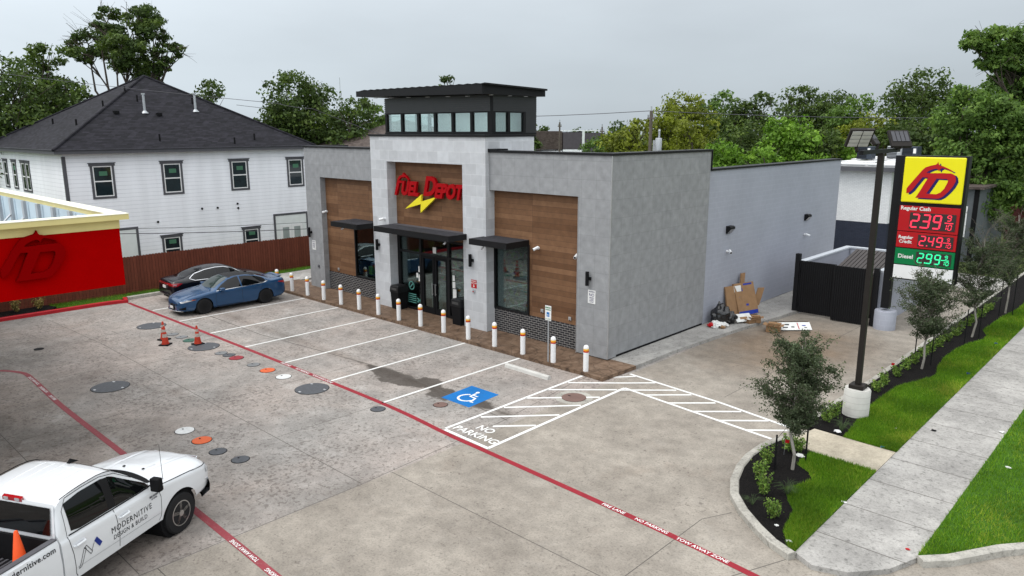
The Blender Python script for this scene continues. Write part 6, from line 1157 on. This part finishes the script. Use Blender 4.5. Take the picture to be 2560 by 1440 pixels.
T(1500,345,110,66,'mid','green bush at the right end of the grey row house',nc=8,zlow=.1,grp=G2)
T(1580,300,130,60,'olive','olive tree left of the transformer pole',nc=9,zlow=.15,grp=G2)
T(1660,272,130,62,'olive','tall olive tree just right of the transformer pole',nc=9,zlow=.15,grp=G2)
T(1715,232,150,70,'olive','tallest olive tree behind the right parapet',nc=11,zlow=.15,grp=G2); T(1725,300,110,58,'olive','lower olive tree in front of the tallest olive tree',nc=8,zlow=.15,grp=G2)
T(1795,236,120,78,'mid','pointed green tree in the middle of the right tree row',nc=9,zlow=.2,grp=G2); T(1835,250,110,75,'dark','dark tree right of the pointed green tree',nc=9,zlow=.2,grp=G2)
T(1890,236,110,74,'dark','brownish dark tree above the side wall parapet',nc=9,zlow=.2,grp=G2); T(1850,300,150,62,'dark','dark bushy tree behind the bright green bush',nc=9,zlow=.15,grp=G2)
T(1810,352,130,52,'bright','bright green bush above the end of the tiled wall',nc=8,zlow=.1,n=8000,size=.15,grp=G2); T(1925,368,120,50,'bright','brightest yellow green bush above the painted wall',nc=8,zlow=.1,n=8000,size=.15,grp=G2)
T(1975,288,150,58,'bright','tall bright green tree above the middle of the painted wall',nc=10,zlow=.15,n=10000,size=.16,grp=G2); T(2000,222,130,84,'dark','dark tall tree behind the bright green tree',nc=10,zlow=.2,grp=G2)
T(2070,235,120,82,'dark','dark tree in the row left of the lamp heads',nc=9,zlow=.2,grp=G2); T(2060,330,120,58,'dark','dense dark tree low above the painted wall end',nc=9,zlow=.1,grp=G2)
T(2130,242,130,78,'mid','mid green tree directly above the lamp heads',nc=9,zlow=.2,grp=G2); T(2165,290,130,64,'olive','olive tree behind the lamp heads',nc=9,zlow=.15,grp=G2); T(2120,360,100,58,'bright','bright green bush behind the lamp post left floodlight',nc=7,zlow=.1,grp=G2)
T(2280,182,190,70,'dark','tall dark tree with ragged top above the price sign',nc=12,zlow=.2,grp=G2); T(2240,300,160,62,'dark','dark tree behind the top of the price sign',nc=9,zlow=.15,grp=G2)
d=52; s=d/1855.8; p=at(2470,d-4)
CL=[cl(2430,120,45,rz=.6),cl(2480,115,50,rz=.7),cl(2540,150,60),cl(2590,130,60),cl(2450,170,35,rz=.5),cl(2510,210,60,dy=2),cl(2570,230,70),cl(2620,200,80),cl(2590,300,70),cl(2480,160,40)]
tree('tree',at(2600,d).x,at(2600,d).y,14.6,9,'mid','tallest tree leaning in from the top right corner',G2,n=24000,size=.15,zlow=.4,clumps=CL,trunk=.4,twigs=14)
d=46; s=d/1855.8; CL=[cl(2400,275,60),cl(2450,270,60,dy=1),cl(2370,310,50,dy=2),cl(2500,300,60),cl(2420,350,60),cl(2490,370,65),cl(2550,390,60),cl(2450,430,60),cl(2520,460,60),cl(2430,500,50,dy=-1),cl(2490,520,55),cl(2570,480,60),cl(2560,320,60),cl(2445,560,30,rz=.6),cl(2400,420,50,dy=2),cl(2390,390,45,dy=1)]
q=at(2462,d); tree('tree',q.x,q.y,10,9,'mid','broad leafy green tree standing behind the price sign',G2,n=34000,size=.13,zlow=.4,clumps=CL,trunk=.34)
d=60; s=d/1855.8; CL=[cl(2380,380,60),cl(2330,360,60),cl(2540,560,50),cl(2600,560,70),cl(2350,430,60)]; q=at(2385,62); tree('tree',q.x,q.y,8,9,'dark','dark shade tree behind the price sign cabinet',G2,n=8000,size=.2,zlow=.4,clumps=CL,trunk=.3)
# far wooded skyline
Cs=[]
for k in range(150):
    u=-300+k*21+random.uniform(-9,9); dd=random.uniform(150,200); q=at(u,dd); r_=random.uniform(2,3.6); n_=240; dv3=rng.normal(size=(n_,3)); dv3/=np.linalg.norm(dv3,axis=1,keepdims=True); Cs.append(dv3*rng.uniform(.5,1,(n_,1))*np.array([r_*1.3,r_*1.3,r_*.9])+np.array([q.x,q.y,r_*.75+.3]))
Cs=np.concatenate(Cs); o=leafmesh('woods',Cs,rng.normal(size=Cs.shape)+np.array([0,0,.6]),.75,LEAF['dark']); tag(o,'far off line of low woods along the horizon','woods',kind='stuff')

# young street trees with stakes
def young(x,y,ztop,zlow,w,label,n,leans=0.0,bare=0,rz=0):
    o=empty('young_tree',(x,y,.1),label,'young tree','young staked trees in the mulch bed'); mb=MB(); tp=Vector((x+leans,y,ztop-.25)); limb(mb,(x,y,.08),tp,.040,.012,.006,7); T_=mb; br_=MB(); C=[];Nn=[]
    hh=ztop-zlow
    for k in range(110):
        t=random.random(); z=zlow+hh*.80*t; a=random.uniform(0,6.283); prof=(.62+.9*t if t<.35 else 1.0-.78*(t-.35)); L=w/2*prof*random.uniform(.35,1.2); b=Vector((x+leans*t,y,z)); e=b+Vector((math.cos(a)*L,math.sin(a)*L,L*random.uniform(.35,1.15))); Q=limb(br_,b,e,.011,.004,.10,3)
        for j in range(5):
            f=Q[random.choice((1,2,3))]; e2=f+Vector((math.cos(a+random.uniform(-1,1)),math.sin(a+random.uniform(-1,1)),random.uniform(-.2,.7)))*L*random.uniform(.2,.42); limb(br_,f,e2,.005,.0025,.1,2)
            m_=int(n/430); tt=rng.uniform(0,1.05,(m_,1)); C.append(np.array(f)+(np.array(e2)-np.array(f))*tt+rng.normal(size=(m_,3))*.028*(1+L)); Nn.append(rng.normal(size=(m_,3))+np.array([0,0,.4]))
        m_=int(n/230); tt=rng.uniform(.35,1.0,(m_,1)); C.append(np.array(b)+(np.array(e)-np.array(b))*tt+rng.normal(size=(m_,3))*.05); Nn.append(rng.normal(size=(m_,3)))
    for k in range(bare):
        a=random.uniform(0,6.283); b=Vector((x+leans,y,ztop-hh*random.uniform(.25,.5))); e=b+Vector((math.cos(a)*w*.35,math.sin(a)*w*.35,hh*random.uniform(.2,.5))); Q=limb(br_,b,e,.008,.003,.14,4)
        for j in range(3): f=Q[random.randint(1,4)]; limb(br_,f,f+Vector((random.uniform(-1,1),random.uniform(-1,1),random.uniform(.1,.9)))*w*.16,.004,.002,.1,2)
    obj('trunk',mb,M_barkl,o,smooth=True); obj('branches',br_,plain('twig bark',(0.14,0.12,0.10,1),.9),o); leafmesh('crown',np.concatenate(C),np.concatenate(Nn),.029,LEAF['grey'],o,.5)
    return o
young(7.92,-3.72,3.30,.95,1.60,'young staked tree in the curved mulch island at the front',16000)
young(7.95,6.27,3.35,1.05,1.9,'second young staked tree, in front of the price sign',12000,bare=8)
young(8.22,11.64,4.1,1.2,2.1,'third young staked tree, right of the price sign',11000,bare=22)
young(8.35,16.8,4.5,1.3,2.2,'young staked tree farthest along the mulch bed at the right edge',11000,bare=22)
def stake(x,y,label,to=None,h=1.15):
    o=empty('tree_stake',(x,y,.1),label,'tree stake','black metal stakes holding the young trees'); obj('stake',MB().box(x-.014,x+.014,y-.02,y+.02,.08,h+.1),M_blackm,o)
    if to: obj('tie',MB().tube((x,y,h),(to[0],to[1],h+.55),.005,n=4),M_blackm,o)
stake(7.62,-4.0,'black tree stake left of the front young tree',(7.92,-3.72),.85); stake(7.95,-3.05,'black tree stake right of the front young tree',(7.92,-3.72),1.35); stake(7.55,6.9,'black tree stake behind the second young tree',(7.95,6.27)); stake(8.05,6.9,'black tree stake right of the second young tree',(7.95,6.27)); stake(8.25,10.4,'black tree stake left of the third young tree',(8.22,11.64),1.3); stake(8.45,11.6,'black tree stake right of the third young tree',None,1.3); stake(8.25,16.1,'black tree stake left of the farthest young tree',None,1.7); stake(8.65,16.5,'black tree stake right of the farthest young tree',None,1.7)
# shrubs
def shrub(x,y,h,w,label,leaf='shrub',n=420,z=.1,size=.030,cat='shrub',grp='small boxwood shrubs in the mulch beds'):
    o=empty('shrub',(x,y,z),label,cat,grp); mb=MB(); C=[]
    for k in range(16):
        a=random.uniform(0,6.283); e=Vector((x+math.cos(a)*w/2*random.uniform(.2,1),y+math.sin(a)*w/2*random.uniform(.2,1),z+h*random.uniform(.55,1.05))); limb(mb,(x,y,z-.02),e,.006,.003,.1,2); m_=n//16; tt=rng.uniform(.25,1.0,(m_,1)); C.append(np.array((x,y,z))+(np.array(e)-np.array((x,y,z)))*tt+rng.normal(size=(m_,3))*.035)
    obj('stems',mb,M_bark,o); C=np.concatenate(C); leafmesh('leaves',C,rng.normal(size=C.shape)+np.array([0,0,.5]),size,LEAF[leaf],o,.6)
SH=[(7.42,-3.95,.52,'uppermost shrub of the row inside the curved kerb'),(7.62,-4.75,.50,'second shrub from the top inside the curved kerb'),(8.0,-5.35,.55,'tallest shrub of the row inside the curved kerb'),(8.55,-6.1,.42,'lone shrub nearest the front tip of the curved mulch island'),
 (7.45,-2.85,.45,'shrub just behind the front young tree, left of its trunk'),(7.62,-2.7,.35,'shrub squeezed between the front young tree and the path slab'),(7.40,-.35,.50,'shrub at the foot of the round lamp pedestal'),(7.45,.15,.48,'shrub against the kerb side of the lamp pedestal')]
for x,y,h,l in SH: shrub(x,y,h,.36,l,n=520)
for i in range(17):
    y=1.9+i*.95; shrub(7.58+.012*i,y+random.uniform(-.15,.15),.40+random.uniform(-.10,.08),.36,'small leafy shrub in the row along the straight kerb behind the lamp pedestal',n=420,size=.034,grp='row of shrubs along the straight kerb')
for x,y,h,l in ((-22.35,-12.6,.75,'yellowing shrub leftmost against the red brown fence'),(-22.35,-11.7,.70,'yellowing shrub in the middle of three by the fence'),(-22.3,-10.85,.60,'yellowing shrub rightmost of three by the fence')): shrub(x,y,h,.55,l,'dryshrub',n=420,size=.035,grp='yellowing shrubs by the fence')
def tuft(x,y,h,label,n=60,mat='shrub'):
    C=np.array([[x,y,.1]])+np.zeros((n,3)); mb=MB()
    for k in range(n):
        a=random.uniform(0,6.283); l=h*random.uniform(.5,1); P=[(x,y,.1),(x+math.cos(a)*l*.35,y+math.sin(a)*l*.35,.1+l*.7),(x+math.cos(a)*l*.9,y+math.sin(a)*l*.9,.1+l*.62)]; mb.path(P,[.004,.003,.001],3)
    tag(obj('grass_tuft',mb,plain('tuft green',(0.05,0.08,0.03,1),.8)),label,'grass tuft')
tuft(8.35,-5.0,.42,'arching grass tuft beside the tallest shrub'); tuft(7.95,-.75,.5,'arching grass tuft near the lamp pedestal'); tuft(8.0,-5.9,.3,'small grass tuft beside the lone front shrub',30)
# marker flags and litter
def flag(x,y,mat,label,h=.35,z=.1):
    o=empty('marker_flag',(x,y,z),label,'marker flag'); obj('wire',MB().tube((x,y,z),(x,y,z+h),.003,n=4),M_galv,o); obj('flag',MB().add([(x,y,z+h),(x+.09,y+.05,z+h-.01),(x+.08,y+.05,z+h-.09),(x,y,z+h-.08),(x,y+.003,z+h),(x+.09,y+.053,z+h-.01),(x+.08,y+.053,z+h-.09),(x,y+.003,z+h-.08)],[(0,1,2,3),(7,6,5,4),(0,4,5,1),(3,2,6,7)]),mat,o)
flag(7.3,5.3,M_signr,'red marker flag at the straight kerb',.30); flag(7.45,-3.1,M_signr,'red marker flag in the curved mulch island',.40); flag(11.3,3.1,M_signr,'red marker flag at the edge of the verge grass',.2); flag(9.15,6.6,M_cardb,'blue marker flag on the grass strip nearer the lamp',.08); flag(9.05,11.1,M_cardb,'blue marker flag farther along the grass strip',.08); flag(9.0,-1.1,M_cyan,'blue marker flag beside the path slab',.06)
def litter(x,y,z,r,mat,label,fl=.35):
    r*=.6; o=empty('litter_scrap',(x,y,z),label,'litter'); obj('scrap',blob((x,y,z+r*fl*.8),r,r*.7,r*fl,.9,3.3,x*3+y,12,8),mat,o)
litter(7.88,-.83,.11,.13,M_white,'white crushed bottle in the mulch near the lamp pedestal'); litter(9.35,-4.5,.11,.07,M_cardw,'white paper scrap at the sidewalk edge by the front grass'); litter(9.65,.95,.10,.09,M_blackm,'black strap lying on the sidewalk'); litter(11.5,-.3,.12,.08,M_cardw,'pale crumpled bag on the verge grass'); litter(10.95,2.0,.11,.09,M_cardw,'white scrap at the verge side of the sidewalk'); litter(8.72,-6.35,.11,.06,M_cardw,'white card in the front tip of the mulch'); litter(9.15,-6.75,.11,.08,M_cardw,'white cup at the end of the mulch by the kerb'); litter(10.85,-5.5,.10,.06,M_signr,'red wrapper near the front end of the sidewalk'); litter(8.9,.4,.12,.04,M_cardw,'tiny white scrap on the grass strip near the lamp'); litter(7.75,-2.9,.11,.16,M_cardw,'white plastic sheet scrap behind the front young tree',.2)
